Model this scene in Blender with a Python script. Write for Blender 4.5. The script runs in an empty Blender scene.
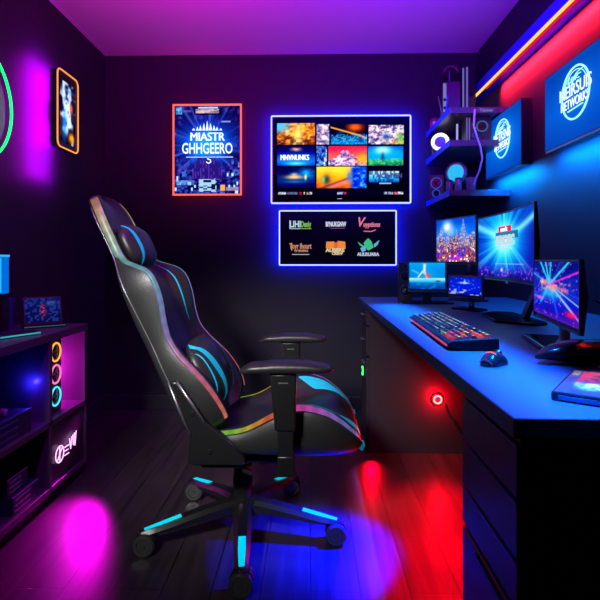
import bpy, math, random
import numpy as np
from mathutils import Vector, Matrix
PI = math.pi
SC = bpy.context.scene
COL = SC.collection
rnd = random.Random(7)

# ------------------------------------------------------------------ helpers
def lin(r, g, b):
    f = lambda v: (v/255/12.92) if v/255 <= .04045 else ((v/255+.055)/1.055)**2.4
    return (f(r), f(g), f(b))

def mat(name, col=(0, 0, 0), rough=.5, metal=0., emit=None, es=0., spec=.5, bump=None, coat=0., attr=False):
    m = bpy.data.materials.new(name); m.use_nodes = True
    nt = m.node_tree; b = nt.nodes['Principled BSDF']
    b.inputs['Base Color'].default_value = (*col, 1)
    b.inputs['Roughness'].default_value = rough
    b.inputs['Metallic'].default_value = metal
    b.inputs['Specular IOR Level'].default_value = spec
    b.inputs['Coat Weight'].default_value = coat
    if emit is not None:
        b.inputs['Emission Color'].default_value = (*emit, 1)
        b.inputs['Emission Strength'].default_value = es
    if attr:
        a = nt.nodes.new('ShaderNodeAttribute'); a.attribute_name = 'picture'
        nt.links.new(a.outputs['Color'], b.inputs['Emission Color'] if es else b.inputs['Base Color'])
        if es: b.inputs['Emission Strength'].default_value = es
    if bump:
        tc = nt.nodes.new('ShaderNodeTexCoord'); n = nt.nodes.new('ShaderNodeTexNoise')
        n.inputs['Scale'].default_value = bump[0]; n.inputs['Detail'].default_value = 4
        bp = nt.nodes.new('ShaderNodeBump'); bp.inputs['Strength'].default_value = bump[1]
        bp.inputs['Distance'].default_value = .002
        nt.links.new(tc.outputs['Object'], n.inputs['Vector'])
        nt.links.new(n.outputs['Fac'], bp.inputs['Height'])
        nt.links.new(bp.outputs['Normal'], b.inputs['Normal'])
    return m

class MB:
    def __init__(s): s.v = []; s.f = []
    def add(s, vs, fs):
        n = len(s.v); s.v += [tuple(p) for p in vs]; s.f += [tuple(i+n for i in f) for f in fs]; return s
    def box(s, x0, x1, y0, y1, z0, z1):
        vs = [(x, y, z) for z in (z0, z1) for y in (y0, y1) for x in (x0, x1)]
        return s.add(vs, [(0, 2, 3, 1), (4, 5, 7, 6), (0, 1, 5, 4), (2, 6, 7, 3), (0, 4, 6, 2), (1, 3, 7, 5)])
    def loft(s, rings, caps=True, closed=True, loop=False):
        n = len(rings[0]); vs = [p for r in rings for p in r]; fs = []
        m = len(rings)
        for i in range(m if loop else m-1):
            i2 = (i+1) % m
            for j in range(n if closed else n-1):
                k = (j+1) % n
                fs.append((i*n+j, i*n+k, i2*n+k, i2*n+j))
        if caps and closed and not loop:
            fs.append(tuple(range(n))[::-1]); fs.append(tuple((m-1)*n+j for j in range(n)))
        return s.add(vs, fs)
    def tube(s, pts, r, n=8, loop=False):
        pts = [Vector(p) for p in pts]; rings = []; N = len(pts); up = None
        for i, p in enumerate(pts):
            a = pts[(i-1) % N] if (loop or i > 0) else p
            b = pts[(i+1) % N] if (loop or i < N-1) else p
            t = (b-a).normalized()
            if up is None: up = t.orthogonal().normalized()
            up = (up-t*up.dot(t)).normalized(); w = t.cross(up)
            rr = r[i] if isinstance(r, (list, tuple)) else r
            rings.append([p+up*rr*math.cos(2*PI*k/n)+w*rr*math.sin(2*PI*k/n) for k in range(n)])
        return s.loft(rings, caps=not loop, loop=loop)
    def lathe(s, prof, n=24, M=None):
        rings = [[(r*math.cos(2*PI*k/n), r*math.sin(2*PI*k/n), z) for k in range(n)] for r, z in prof]
        if M is not None: rings = [[M @ Vector(p) for p in q] for q in rings]
        return s.loft(rings)
    def prism(s, poly, a, b, axis='y'):
        if axis == 'y': A = [(x, a, z) for x, z in poly]; B = [(x, b, z) for x, z in poly]
        elif axis == 'x': A = [(a, x, z) for x, z in poly]; B = [(b, x, z) for x, z in poly]
        else: A = [(x, z, a) for x, z in poly]; B = [(x, z, b) for x, z in poly]
        return s.loft([A, B])
    def build(s, name, m, parent=None, smooth=None, bevel=0., kind=None):
        me = bpy.data.meshes.new(name); me.from_pydata(s.v, [], s.f); me.update()
        import bmesh
        bm = bmesh.new(); bm.from_mesh(me); bmesh.ops.recalc_face_normals(bm, faces=bm.faces); bm.to_mesh(me); bm.free()
        me.materials.append(m)
        o = bpy.data.objects.new(name, me); COL.objects.link(o)
        if parent is not None: o.parent = parent
        if smooth:
            for p in me.polygons: p.use_smooth = True
            if smooth < 179: me.set_sharp_from_angle(angle=math.radians(smooth))
        if bevel:
            b = o.modifiers.new('edge', 'BEVEL'); b.width = bevel; b.segments = 2; b.limit_method = 'ANGLE'; b.angle_limit = .7
        if kind: o['kind'] = kind
        return o

def tag(o, label=None, cat=None, group=None, kind=None):
    for k, v in (('label', label), ('category', cat), ('group', group), ('kind', kind)):
        if v: o[k] = v
    return o
def thing(name, loc, label, cat, rotz=0., group=None):
    o = bpy.data.objects.new(name, None); COL.objects.link(o); o.empty_display_size = .1
    o.location = loc; o.rotation_euler = (0, 0, rotz)
    return tag(o, label, cat, group)
def copy_tree(o, parent=None):
    kids = list(o.children); c = o.copy(); COL.objects.link(c)
    if parent is not None: c.parent = parent
    for k in kids: copy_tree(k, c)
    return c
def circ(r, n=32, cx=0., cz=0., y=0., a0=0., a1=2*PI):
    full = abs(a1-a0-2*PI) < 1e-6
    return [(cx+r*math.cos(a0+(a1-a0)*k/(n if full else n-1)), y, cz+r*math.sin(a0+(a1-a0)*k/(n if full else n-1))) for k in range(n)]
def rrect(x0, x1, z0, z1, r, y=0., n=5):
    P = []
    for cx, cz, a in ((x1-r, z1-r, 0), (x0+r, z1-r, PI/2), (x0+r, z0+r, PI), (x1-r, z0+r, 1.5*PI)):
        for k in range(n): P.append((cx+r*math.cos(a+PI/2*k/(n-1)), y, cz+r*math.sin(a+PI/2*k/(n-1))))
    return P
MY = Matrix.Rotation(PI/2, 4, 'X')      # lathe axis z -> -y (towards the viewer of a panel)

def text(s, size, cx, cz, y, bold=.0, width=None, shear=0., depth=.001, space=1.):
    cu = bpy.data.curves.new('lettering', 'FONT'); cu.body = s; cu.size = size
    cu.align_x = 'CENTER'; cu.align_y = 'CENTER'; cu.offset = bold; cu.extrude = depth; cu.shear = shear
    cu.space_character = space; cu.resolution_u = 3
    o = bpy.data.objects.new('lettering', cu); COL.objects.link(o)
    bpy.context.view_layer.update()
    me = o.evaluated_get(bpy.context.evaluated_depsgraph_get()).to_mesh()
    vs = [v.co.copy() for v in me.vertices]; fs = [tuple(p.vertices) for p in me.polygons]
    bpy.data.objects.remove(o); bpy.data.curves.remove(cu)
    w = max(v.x for v in vs)-min(v.x for v in vs); k = width/w if width else 1.
    return [(cx+v.x*k, y-v.z, cz+v.y) for v in vs], fs

# raster art kept on the vertices of a flat grid (what a lit screen shows)
def vnoise(U, V, su, sv, seed):
    r = np.random.RandomState(seed); n = 64; g = r.rand(n, n)
    x = U*su; y = V*sv; xi = np.floor(x).astype(int); yi = np.floor(y).astype(int)
    fx = x-xi; fy = y-yi; fx = fx*fx*(3-2*fx); fy = fy*fy*(3-2*fy)
    G = lambda a, b: g[a % n, b % n]
    return (G(xi, yi)*(1-fx)+G(xi+1, yi)*fx)*(1-fy)+(G(xi, yi+1)*(1-fx)+G(xi+1, yi+1)*fx)*fy
def fine(U, V, su, sv, seed):
    return np.clip((vnoise(U, V, su, sv, seed)*.45+vnoise(U, V, su*2.3, sv*2.3, seed+3)*.35+vnoise(U, V, su*5, sv*5, seed+5)*.2-.5)*1.9+.5, 0, 1)
def cells(U, V, su, sv, seed):
    r = np.random.RandomState(seed); g = r.rand(97, 97)
    return g[np.floor(U*su).astype(int) % 97, np.floor(V*sv).astype(int) % 97]
def ramp(t, stops):
    t = np.clip(t, 0, 1); xs = [s[0] for s in stops]
    return np.stack([np.interp(t, xs, [s[1][k]/255 for s in stops]) for k in range(3)], -1)
def over(img, mask, col):
    m = np.clip(mask, 0, 1)[..., None]; c = np.array(col, float)
    if c.ndim == 1: c = c/255
    return img*(1-m)+c*m
def box_mask(U, V, a, b, c, d): return ((U >= a) & (U <= b) & (V >= c) & (V <= d)).astype(float)
def gl(U, V, cx, cy, rx, ry): return np.exp(-(((U-cx)/rx)**2+((V-cy)/ry)**2))
def line_m(U, V, x0, y0, x1, y1, w):
    dx, dy = x1-x0, y1-y0; L = dx*dx+dy*dy
    t = np.clip(((U-x0)*dx+(V-y0)*dy)/L, 0, 1)
    return np.exp(-(((U-x0-t*dx)**2+(V-y0-t*dy)**2)/(w*w)))
def ray_m(U, V, cx, cy, n, seed, asp=1.):
    a = np.arctan2((V-cy), (U-cx)*asp)/(2*PI)+.5
    return vnoise(a, a*0, n, 1, seed)*.6+vnoise(a, a*0, n*2.3, 1, seed+1)*.4

def screen(name, parent, m, x0, x1, z0, z1, y, fn, nx, nz, bow=0.):
    xs = np.linspace(0, 1, nx); zs = np.linspace(0, 1, nz); U, V = np.meshgrid(xs, zs)
    img = fn(U, V); g = img.mean(-1, keepdims=True); img = np.clip((g+(img-g)*1.28-.45)*1.12+.45, 0, 1)
    img = np.where(img <= .04045, img/12.92, ((img+.055)/1.055)**2.4)
    vs = [(x0+(x1-x0)*u, y+bow*(1-(2*u-1)**2), z0+(z1-z0)*v) for v in zs for u in xs]
    fs = [(j*nx+i, j*nx+i+1, (j+1)*nx+i+1, (j+1)*nx+i) for j in range(nz-1) for i in range(nx-1)]
    me = bpy.data.meshes.new(name); me.from_pydata(vs, [], fs); me.update()
    at = me.color_attributes.new('picture', 'FLOAT_COLOR', 'POINT')
    c = np.ones((len(vs), 4), np.float32); c[:, :3] = img.reshape(-1, 3)
    at.data.foreach_set('color', c.ravel()); me.materials.append(m)
    o = bpy.data.objects.new(name, me); COL.objects.link(o); o.parent = parent
    return o
def paint(o, cols):
    me = o.data; at = me.color_attributes.new('picture', 'FLOAT_COLOR', 'POINT')
    c = np.ones((len(me.vertices), 4), np.float32); c[:, :3] = np.array(cols, np.float32)
    at.data.foreach_set('color', c.ravel())
def hue(stops, t):
    xs = [s[0] for s in stops]
    return [np.interp(t, xs, [lin(*s[1])[k] for s in stops]) for k in range(3)]

# ------------------------------------------------------------------ materials
M = {}
M['wall'] = mat('dark_wall_paint', (.016, .0135, .027), .6, bump=(60, .15), spec=.25)
M['ceil'] = mat('ceiling_paint', (.42, .40, .42), .8, spec=.2)
M['trim'] = mat('dark_trim', (.02, .018, .03), .4)
M['desk'] = mat('desk_laminate', (.014, .05, .13), .42, bump=(90, .06))  # part of the blue light on the desk is put into this colour
M['deskdark'] = mat('desk_carcass', (.022, .02, .028), .38)
M['drawer'] = mat('drawer_front', (.13, .03, .055), .42)  # red bounce from the floor is put into this base colour
M['shelf'] = mat('shelf_laminate', (.065, .045, .08), .35)
M['blue'] = mat('blue_lit_shelf_tint', (.015, .07, .55), .4)  # blue light on the ledge and shelf fronts, put into the colour
M['black'] = mat('black_plastic', (.012, .012, .014), .38)
M['blackgloss'] = mat('black_gloss_plastic', (.01, .01, .012), .15)
M['grey'] = mat('grey_metal', (.22, .22, .24), .35, .7)
M['silver'] = mat('brushed_metal', (.45, .45, .5), .3, .9)
M['leather'] = mat('black_leather', (.015, .015, .0155), .40, bump=(220, .25), spec=.55)
M['chairplastic'] = mat('black_nylon', (.008, .008, .009), .32, spec=.4, bump=(300, .12))
M['cyan'] = mat('cyan_leather_glow', (.01, .42, .62), .4, emit=(.0, .35, .5), es=.28)  # leather is no lamp; emission adds brightness to the stripes
M['cyaninlay'] = mat('cyan_inlay', (.0, .55, .65), .35, emit=(.0, .55, .68), es=.8)  # inlay is no lamp; its brightness is added as emission
M['screen'] = mat('lit_screen', (0, 0, 0), .5, es=1.15, attr=True, spec=.02)
M['print'] = mat('emissive_print', (0, 0, 0), .5, es=1.2, attr=True, spec=.02)  # poster art drives its own emission
M['cover'] = mat('printed_cover', (0, 0, 0), .5, attr=True)
M['rgb'] = mat('led_diffuser', (0, 0, 0), .4, es=.62, attr=True)
def glow(name, rgb, s): return mat(name, (0, 0, 0), .5, emit=rgb, es=s)
M['white_led'] = glow('white_blue_led', (.50, .58, 1.), 1.5)
M['blue_back'] = glow('blue_backlight', (.0, .004, 1.), 14)
M['orange_led'] = glow('orange_led', (1., .32, .06), 1.35)
M['red_led'] = glow('red_neon', (1., .12, .06), 1.5)
M['red_back'] = glow('red_backlight', (1., .01, .02), 30)
M['redstrip'] = glow('red_strip', (1., .005, .02), .7)
M['amber'] = glow('amber_strip', (1., .42, .08), 1.8)
M['green'] = glow('green_neon', (.003, .8, .12), 3.2)
M['pink_neon'] = glow('pink_neon', (1., .55, .95), 1.6)
M['ring_or'] = glow('orange_ring', (1., .4, .06), 1.3)
M['ring_mg'] = glow('magenta_ring', (1., .18, .5), 1.3)
M['ring_cy'] = glow('cyan_ring', (.05, .75, .9), 1.3)
M['ring_red'] = glow('red_ring', (1., .14, .10), 6)
M['white_letters'] = glow('white_letters', (.75, .92, 1.), 1.3)
M['neon_letters'] = glow('neon_letters', (.35, .9, 1.), 1.25)
M['green_ind'] = glow('green_indicator', (.03, 1., .12), 4)
M['cyan_glow'] = glow('cyan_glow', (.02, .5, .9), 1.0)
M['blue_glow'] = glow('blue_glow', (.02, .12, .9), .9)
M['wall_blue'] = glow('azure_backlight', (.0, .16, 1.), 15)
M['wheel'] = mat('wheel_plastic', (.05, .05, .055), .16, .4)
M['steelblue'] = mat('blue_steel', (.14, .16, .28), .35, .5)
M['mattblack'] = mat('matt_black_plastic', (.006, .006, .007), .6, spec=.12)
M['cable'] = mat('grey_cable', (.55, .5, .6), .45)
M['blackcable'] = mat('black_cable', (.015, .015, .018), .45)

def floor_mat():
    m = bpy.data.materials.new('dark_plank_floor'); m.use_nodes = True; nt = m.node_tree; b = nt.nodes['Principled BSDF']
    tc = nt.nodes.new('ShaderNodeTexCoord'); mp = nt.nodes.new('ShaderNodeMapping'); mp.inputs['Rotation'].default_value = (0, 0, PI/2)
    br = nt.nodes.new('ShaderNodeTexBrick'); br.offset = .37; br.inputs['Scale'].default_value = 1.
    br.inputs['Brick Width'].default_value = 1.1; br.inputs['Row Height'].default_value = .15
    br.inputs['Mortar Size'].default_value = .0022; br.inputs['Mortar Smooth'].default_value = .3; br.inputs['Bias'].default_value = 0
    br.inputs['Color1'].default_value = (.034, .024, .03, 1); br.inputs['Color2'].default_value = (.05, .035, .042, 1); br.inputs['Mortar'].default_value = (.004, .003, .004, 1)
    ns = nt.nodes.new('ShaderNodeTexNoise'); mp2 = nt.nodes.new('ShaderNodeMapping'); mp2.inputs['Scale'].default_value = (45, 2.2, 1)
    ns.inputs['Scale'].default_value = 1.; ns.inputs['Detail'].default_value = 6
    mx = nt.nodes.new('ShaderNodeMix'); mx.data_type = 'RGBA'; mx.blend_type = 'MULTIPLY'; mx.inputs['Factor'].default_value = .8
    cr = nt.nodes.new('ShaderNodeValToRGB'); cr.color_ramp.elements[0].position = .3; cr.color_ramp.elements[0].color = (.35, .35, .35, 1); cr.color_ramp.elements[1].position = .7
    L = nt.links.new
    L(tc.outputs['Object'], mp.inputs['Vector']); L(mp.outputs['Vector'], br.inputs['Vector'])
    L(tc.outputs['Object'], mp2.inputs['Vector']); L(mp2.outputs['Vector'], ns.inputs['Vector']); L(ns.outputs['Fac'], cr.inputs['Fac'])
    L(br.outputs['Color'], mx.inputs[6]); L(cr.outputs['Color'], mx.inputs[7]); L(mx.outputs[2], b.inputs['Base Color'])
    mr = nt.nodes.new('ShaderNodeMapRange'); mr.inputs[3].default_value = .3; mr.inputs[4].default_value = .42
    L(ns.outputs['Fac'], mr.inputs[0]); L(mr.outputs[0], b.inputs['Roughness'])
    ad = nt.nodes.new('ShaderNodeMath'); ad.operation = 'MULTIPLY_ADD'; ad.inputs[1].default_value = -1.5
    L(br.outputs['Fac'], ad.inputs[0]); L(ns.outputs['Fac'], ad.inputs[2])
    bp = nt.nodes.new('ShaderNodeBump'); bp.inputs['Strength'].default_value = .22; bp.inputs['Distance'].default_value = .002
    L(ad.outputs[0], bp.inputs['Height']); L(bp.outputs['Normal'], b.inputs['Normal'])
    return m
M['floor'] = floor_mat()

# ------------------------------------------------------------------ room shell
XL, XR, YB, YF, ZC = -1.38, 1.10, 3.33, -.9, 2.37
S = 'structure'
MB().box(XL-.1, XR+.1, YF-.1, YB+.1, -.1, 0).build('floor', M['floor'], kind=S)
MB().box(XL-.1, XR+.1, YF-.1, YB+.1, ZC, ZC+.1).build('ceiling', M['ceil'], kind=S)
MB().box(XL-.1, XL, YF-.1, YB+.1, 0, ZC).build('wall_left', M['wall'], kind=S)
MB().box(XR, XR+.1, YF-.1, YB+.1, 0, ZC).build('wall_right', M['wall'], kind=S)
MB().box(XL, XR, YB, YB+.1, 0, ZC).build('wall_back', M['wall'], kind=S)
MB().box(XL, XR, YF-.1, YF, 0, ZC).build('wall_front', M['wall'], kind=S)
MB().box(XL, XR, YB-.014, YB, 0, .095).build('baseboard_back', M['trim'], kind=S, bevel=.003)
MB().box(XL, XL+.014, YF, YB-.014, 0, .095).build('baseboard_left', M['trim'], kind=S, bevel=.003)

# ------------------------------------------------------------------ gaming chair
CH = thing('gaming_chair', (-.249, 1.84, 0), 'black racing-style gaming chair with cyan stripes and rainbow light piping', 'chair', 0)
S0 = np.array([-.13, .43]); UU = np.array([-.463, .886]); NN = np.array([.886, .463])
BT = np.array([-.03, .0, .06, .136, .2, .25, .31, .367, .446, .512, .55, .585, .614, .652, .714, .779, .83, .866, .887, .899])
BW = np.array([.18, .215, .235, .24, .236, .230, .220, .216, .214, .212, .204, .190, .172, .156, .148, .143, .132, .112, .085, .045])
BD = np.array([.095, .122, .130, .122, .104, .087, .078, .088, .112, .120, .110, .080, .053, .043, .043, .045, .046, .042, .036, .026])
def sm(t, xs, ys):
    i = int(np.clip(np.searchsorted(xs, t)-1, 0, len(xs)-2)); h = xs[i+1]-xs[i]; k = (t-xs[i])/h
    def sl(j):
        if j <= 0 or j >= len(xs)-1: return 0 if j <= 0 else (ys[-1]-ys[-2])/(xs[-1]-xs[-2])
        return (ys[j+1]-ys[j-1])/(xs[j+1]-xs[j-1])
    a, b = ys[i], ys[i+1]; m0, m1 = sl(i)*h, sl(i+1)*h
    return (2*k**3-3*k**2+1)*a+(k**3-2*k*k+k)*m0+(-2*k**3+3*k*k)*b+(k**3-k*k)*m1
def bp3(t, y, d):
    p = S0+UU*t+NN*d; return (p[0], y, p[1])
def bsec(t):
    w = sm(t, BT, BW); d = sm(t, BT, BD); dc = max(.022, d*.48)
    if d < .05: dc = d-.012
    q = min(.075, w*.45)
    e = -.016*min(1, max(0, (.62-t)/.22))
    return [(0, e-.002), (.5*w, e-.001), (.82*w, e), (w-.016, e+.003), (w-.005, e+.008), (w, e+.018 if d > .04 else d*.5), (w, d*.55), (w, d-.018), (w-.003, d-.008), (w-.012, d-.001), (w-.025, d),
            (w-.042, d-.004), (w-.3*q-.03, d-.25*(d-dc)-.003), (w-.62*q-.03, dc+.3*(d-dc)), (w-.9*q-.03, dc+.05*(d-dc)), (.3*w, dc-.001), (0, dc-.003)]
rings = []
for t in np.linspace(-.03, .899, 70):
    h = bsec(t); full = [(y, d) for y, d in h]+[(-y, d) for y, d in h[-2:0:-1]]
    rings.append([bp3(t, y, d) for y, d in full])
back = MB().loft(rings).build('backrest', M['leather'], CH, smooth=60)
RAIN = [(0., (255, 120, 40)), (.06, (255, 70, 70)), (.14, (245, 70, 130)), (.24, (225, 80, 190)), (.33, (150, 110, 225)), (.43, (110, 150, 235)), (.52, (95, 185, 225)), (.60, (85, 200, 205)),
        (.65, (110, 205, 175)), (.72, (175, 205, 150)), (.78, (225, 205, 140)), (.83, (235, 160, 90)), (.87, (205, 90, 60)), (1, (190, 80, 60))]
for sgn in (-1, 1):
    R = []; cc = []
    ts = np.linspace(.0, .872, 90)
    for i, t in enumerate(ts):
        w = sm(t, BT, BW); d = sm(t, BT, BD); o = .0028
        b = .027 if t > .64 else .0165 if t > .2 else .010+.0065*t/.2
        R.append([bp3(t, sgn*(w+o*.2), d-b), bp3(t, sgn*(w+o), d-b+.004), bp3(t, sgn*(w+o), d-.009), bp3(t, sgn*(w-.005), d+o*.2)])
        k = .82+.18*math.sin(t*170)
        cc += [[k*x for x in hue(RAIN, t)]]*4
    o = MB().loft(R, closed=False).build('light_strip', M['rgb'], back, smooth=60); paint(o, [[.72*x+.10 for x in q] for q in cc])
    R = []
    for t in np.linspace(.34, .60, 24):
        h = bsec(t); k = math.sin(PI*min(1, max(0, (t-.34)/.26)))**.5*.25+.02
        a = np.array(h[12]); b = np.array(h[13]); m_ = a*.35+b*.65
        p0 = m_+(a-b)*k*.35; p1 = m_-(a-b)*k*.35
        R.append([bp3(t, sgn*p0[0], p0[1]+.003), bp3(t, sgn*p1[0], p1[1]+.003)])
    MB().loft(R, closed=False).build('accent_stripe', M['cyan'], back)
# seam running down the side panels
for sgn in (-1, 1):
    MB().tube([bp3(t, sgn*(sm(t, BT, BW)+.0005), .012) for t in np.linspace(.1, .84, 30)], .0022, 5).build('piping', M['grey'], back, smooth=90)

def pillow(name, t, d, hy, hu, hn, px=2.6, stripe=None):
    def P(u, v, r=1.):
        cu, su_, cv, sv = math.cos(u), math.sin(u), math.cos(v), math.sin(v)
        e = lambda c, p: math.copysign(abs(c)**(2/p), c)
        y = hy*e(cu, px)*e(cv, 2.2)*r; a = hu*e(su_, px)*e(cv, 2.2)*r; n = hn*e(sv, 2)*r
        return bp3(t+a, y, d+n)
    R = [[P(2*PI*k/40, -PI/2+PI*j/18) for k in range(40)] for j in range(19)]
    o = MB().loft(R).build(name, M['leather'], CH, smooth=180)
    for sgn in (-1, 1):
        for (f0, f1, w0) in stripe:
            Q = []
            for k in range(17):
                s = -1+2*k/16; yy = sgn*hy*(f0+(f1-f0)*(s*.5+.5)); ww = w0*(1-s*s*.8)
                row = []
                for y2 in (yy-ww, yy+ww):
                    a = s*hu*.93
                    q = max(0., 1-min(.999, (abs(y2/hy)**px+abs(a/hu)**px))**(2.2/px))
                    row.append(bp3(t+a, y2, d+hn*q**.5+.002))
                Q.append(row)
            MB().loft(Q, closed=False).build('accent_stripe', M['cyan'], o)
    return o
pillow('headrest_pillow', .672, .056, .122, .086, .042, stripe=[(.62, .66, .010)])
pillow('lumbar_pillow', .15, .085, .165, .125, .062, stripe=[(.45, .72, .016), (.82, .84, .003)])

# seat cushion
SX = np.array([-.13, -.09, -.03, .04, .137, .216, .295, .345, .385, .408, .420])
SB = np.array([.425, .432, .438, .455, .508, .532, .516, .486, .450, .424, .400])
SCc = np.array([.42, .425, .428, .432, .440, .456, .470, .470, .452, .428, .402])
SZ = np.array([.372, .366, .362, .36, .36, .36, .36, .362, .368, .378, .392])
SW = np.array([.20, .215, .225, .235, .248, .252, .25, .243, .23, .215, .19])
def ssec(x):
    b, c, z, w = (sm(x, SX, a) for a in (SB, SCc, SZ, SW))
    h = b-z
    return [(0, z), (.6*w, z), (.86*w, z+.004), (w-.01, z+.12*h), (w, z+.3*h), (w+.002, z+.6*h), (w-.002, z+.82*h), (w-.01, z+.94*h), (w-.022, b-.001), (w-.036, b), (w-.055, b-.08*(b-c)-.002),
            (w-.08, c+.5*(b-c)), (w-.105, c+.12*(b-c)), (w-.13, c), (.3*w, c), (0, c)]
R = []
for x in np.linspace(-.13, .42, 46):
    h = ssec(x); R.append([(x, y, z) for y, z in h]+[(x, -y, z) for y, z in h[-2:0:-1]])
seat = MB().loft(R).build('seat', M['leather'], CH, smooth=60)
SRAIN = [(-.1, (120, 210, 60)), (0, (150, 220, 70)), (.05, (230, 190, 70)), (.11, (240, 110, 60)), (.17, (235, 70, 120)), (.23, (225, 80, 190)), (.3, (170, 110, 215)), (.36, (120, 120, 200)), (.42, (90, 110, 180))]
for sgn in (-1, 1):
    R = []; cc = []
    for x in np.linspace(-.11, .405, 60):
        b, z, w = (sm(x, SX, a) for a in (SB, SZ, SW)); h = b-z; o = .003
        R.append([(x, sgn*(w-.001+o), z+.935*h), (x, sgn*(w-.010+o), z+.94*h+.001), (x, sgn*(w-.022+.001), b+o*.7)])
        cc += [[v*(.85+.15*math.sin(x*160)) for v in hue(SRAIN, x)]]*3
    o = MB().loft(R, closed=False).build('light_strip', M['rgb'], seat, smooth=60); paint(o, cc)
    R = []
    for x in np.linspace(.20, .418, 20):
        h = ssec(x); k = min(1, (x-.195)/.07)
        a, b_ = np.array(h[10]), np.array(h[12])
        p0 = a; p1 = a+(b_-a)*k*.8
        R.append([(x+.001, sgn*p0[0], p0[1]+.0035), (x+.001, sgn*(p0[0]+p1[0])/2, (p0[1]+p1[1])/2+.003), (x+.001, sgn*p1[0], p1[1]+.003)])
    MB().loft(R, closed=False).build('accent_stripe', M['cyan'], seat)
    # cyan edging wrapping over the nose of the cushion
    pts = [(.421, sgn*.17, .398-.000), (.424, sgn*.175, .385), (.416, sgn*.178, .370)]
    MB().tube(pts, .006, 6).build('edging', M['cyan'], seat)

# recline brackets, under-seat mechanism, gas lift
for sgn in (-1, 1):
    poly = [(-.200, .612), (-.174, .617), (-.085, .487), (-.03, .448), (.042, .372), (.04, .350), (-.126, .349), (-.140, .364), (-.131, .446)]
    br = MB().prism(poly, sgn*.243, sgn*.268).build('recline_bracket', M['chairplastic'], CH, bevel=.006, smooth=40)
    for (x, z) in ((-.125, .515), (-.07, .395)):
        MB().lathe([(.008, -.003), (.008, .003), (.004, .004)], 14, Matrix.Translation((x, sgn*.268, z)) @ Matrix.Rotation(-sgn*PI/2, 4, 'X')).build('bolt', M['blackgloss'], br)
    for pts in ([(-.2, .612), (-.165, .525), (-.131, .448)], [(-.172, .615), (-.125, .545), (-.086, .488)]):
        MB().tube([(x, sgn*.269, z) for x, z in pts], [.003, .005, .003], 6).build('metal_edge', M['silver'], br, smooth=90)
    MB().box(-.10, .03, min(sgn*.13, sgn*.25), max(sgn*.13, sgn*.25), .335, .36).build('seat_rail', M['chairplastic'], CH, bevel=.004)
MB().box(-.11, .15, -.13, .13, .30, .358).build('tilt_mechanism', M['chairplastic'], CH, bevel=.01)
MB().lathe([(.022, 0), (.024, .01), (.024, .05), (.018, .055)], 18, Matrix.Translation((.075, 0, .255))).build('tension_knob', M['blackgloss'], CH, smooth=40)
MB().tube([(.03, -.12, .33), (.03, -.2, .325), (.035, -.235, .322), (.06, -.25, .32)], .007, 8).build('height_lever', M['chairplastic'], CH, smooth=60)
MB().lathe([(.045, .085), (.045, .118), (.037, .124), (.037, .20), (.034, .205), (.034, .25), (.028, .256), (.028, .31)], 28).build('gas_lift', M['blackgloss'], CH, smooth=35)
hub = MB().lathe([(.03, .068), (.055, .072), (.060, .09), (.056, .122), (.044, .13)], 32).build('hub', M['chairplastic'], CH, smooth=35)
RL = .345
for k in range(5):
    a = math.radians(-83+72*k); ca, sa = math.cos(a), math.sin(a)
    def W(r, s, z): return (r*ca-s*sa, r*sa+s*ca, z)
    R = []
    for r, hw, zt, zb in ((.035, .030, .126, .078), (.08, .031, .125, .082), (.14, .031, .117, .080), (.2, .029, .107, .074), (.26, .026, .095, .066), (.31, .023, .087, .066), (.36, .018, .079, .064), (.367, .014, .076, .066)):
        R.append([W(r, -hw, zb+.006), W(r, -hw, zt-.012), W(r, -hw*.55, zt), W(r, hw*.55, zt), W(r, hw, zt-.012), W(r, hw, zb+.006), W(r, hw*.7, zb), W(r, -hw*.7, zb)])
    leg = MB().loft(R).build('base_leg', M['chairplastic'], CH, smooth=35)
    R = [[W(r, -hw, z), W(r, hw, z)] for r, hw, z in ((.225, .012, .1048), (.28, .0125, .0943), (.350, .009, .0825))]
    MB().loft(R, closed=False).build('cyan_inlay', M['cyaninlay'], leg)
    cx, cy = RL*ca, RL*sa
    hood = MB().prism([(.037*math.cos(q)*1.05, .037+.037*math.sin(q)*1.05) for q in np.linspace(.25, PI-.1, 12)]+[(-.012, .034), (.012, .034)], -.007, .007)
    hood.v = [(x+cx, y+cy, z) for x, y, z in hood.v]
    hood.lathe([(.007, .05), (.007, .068)], 12, Matrix.Translation((cx, cy, 0)))
    cs = hood.build('caster', M['blackgloss'], CH, smooth=40)
    for s in (-1, 1):
        MB().lathe([(.012, -.012), (.032, -.012), (.037, -.007), (.037, .007), (.032, .012), (.024, .0115), (.022, .008), (.008, .008), (.006, .012)], 28,
                   Matrix.Translation((cx, cy+s*.021, .037)) @ Matrix.Rotation(-s*PI/2, 4, 'X')).build('wheel', M['wheel'], cs, smooth=35)

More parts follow.
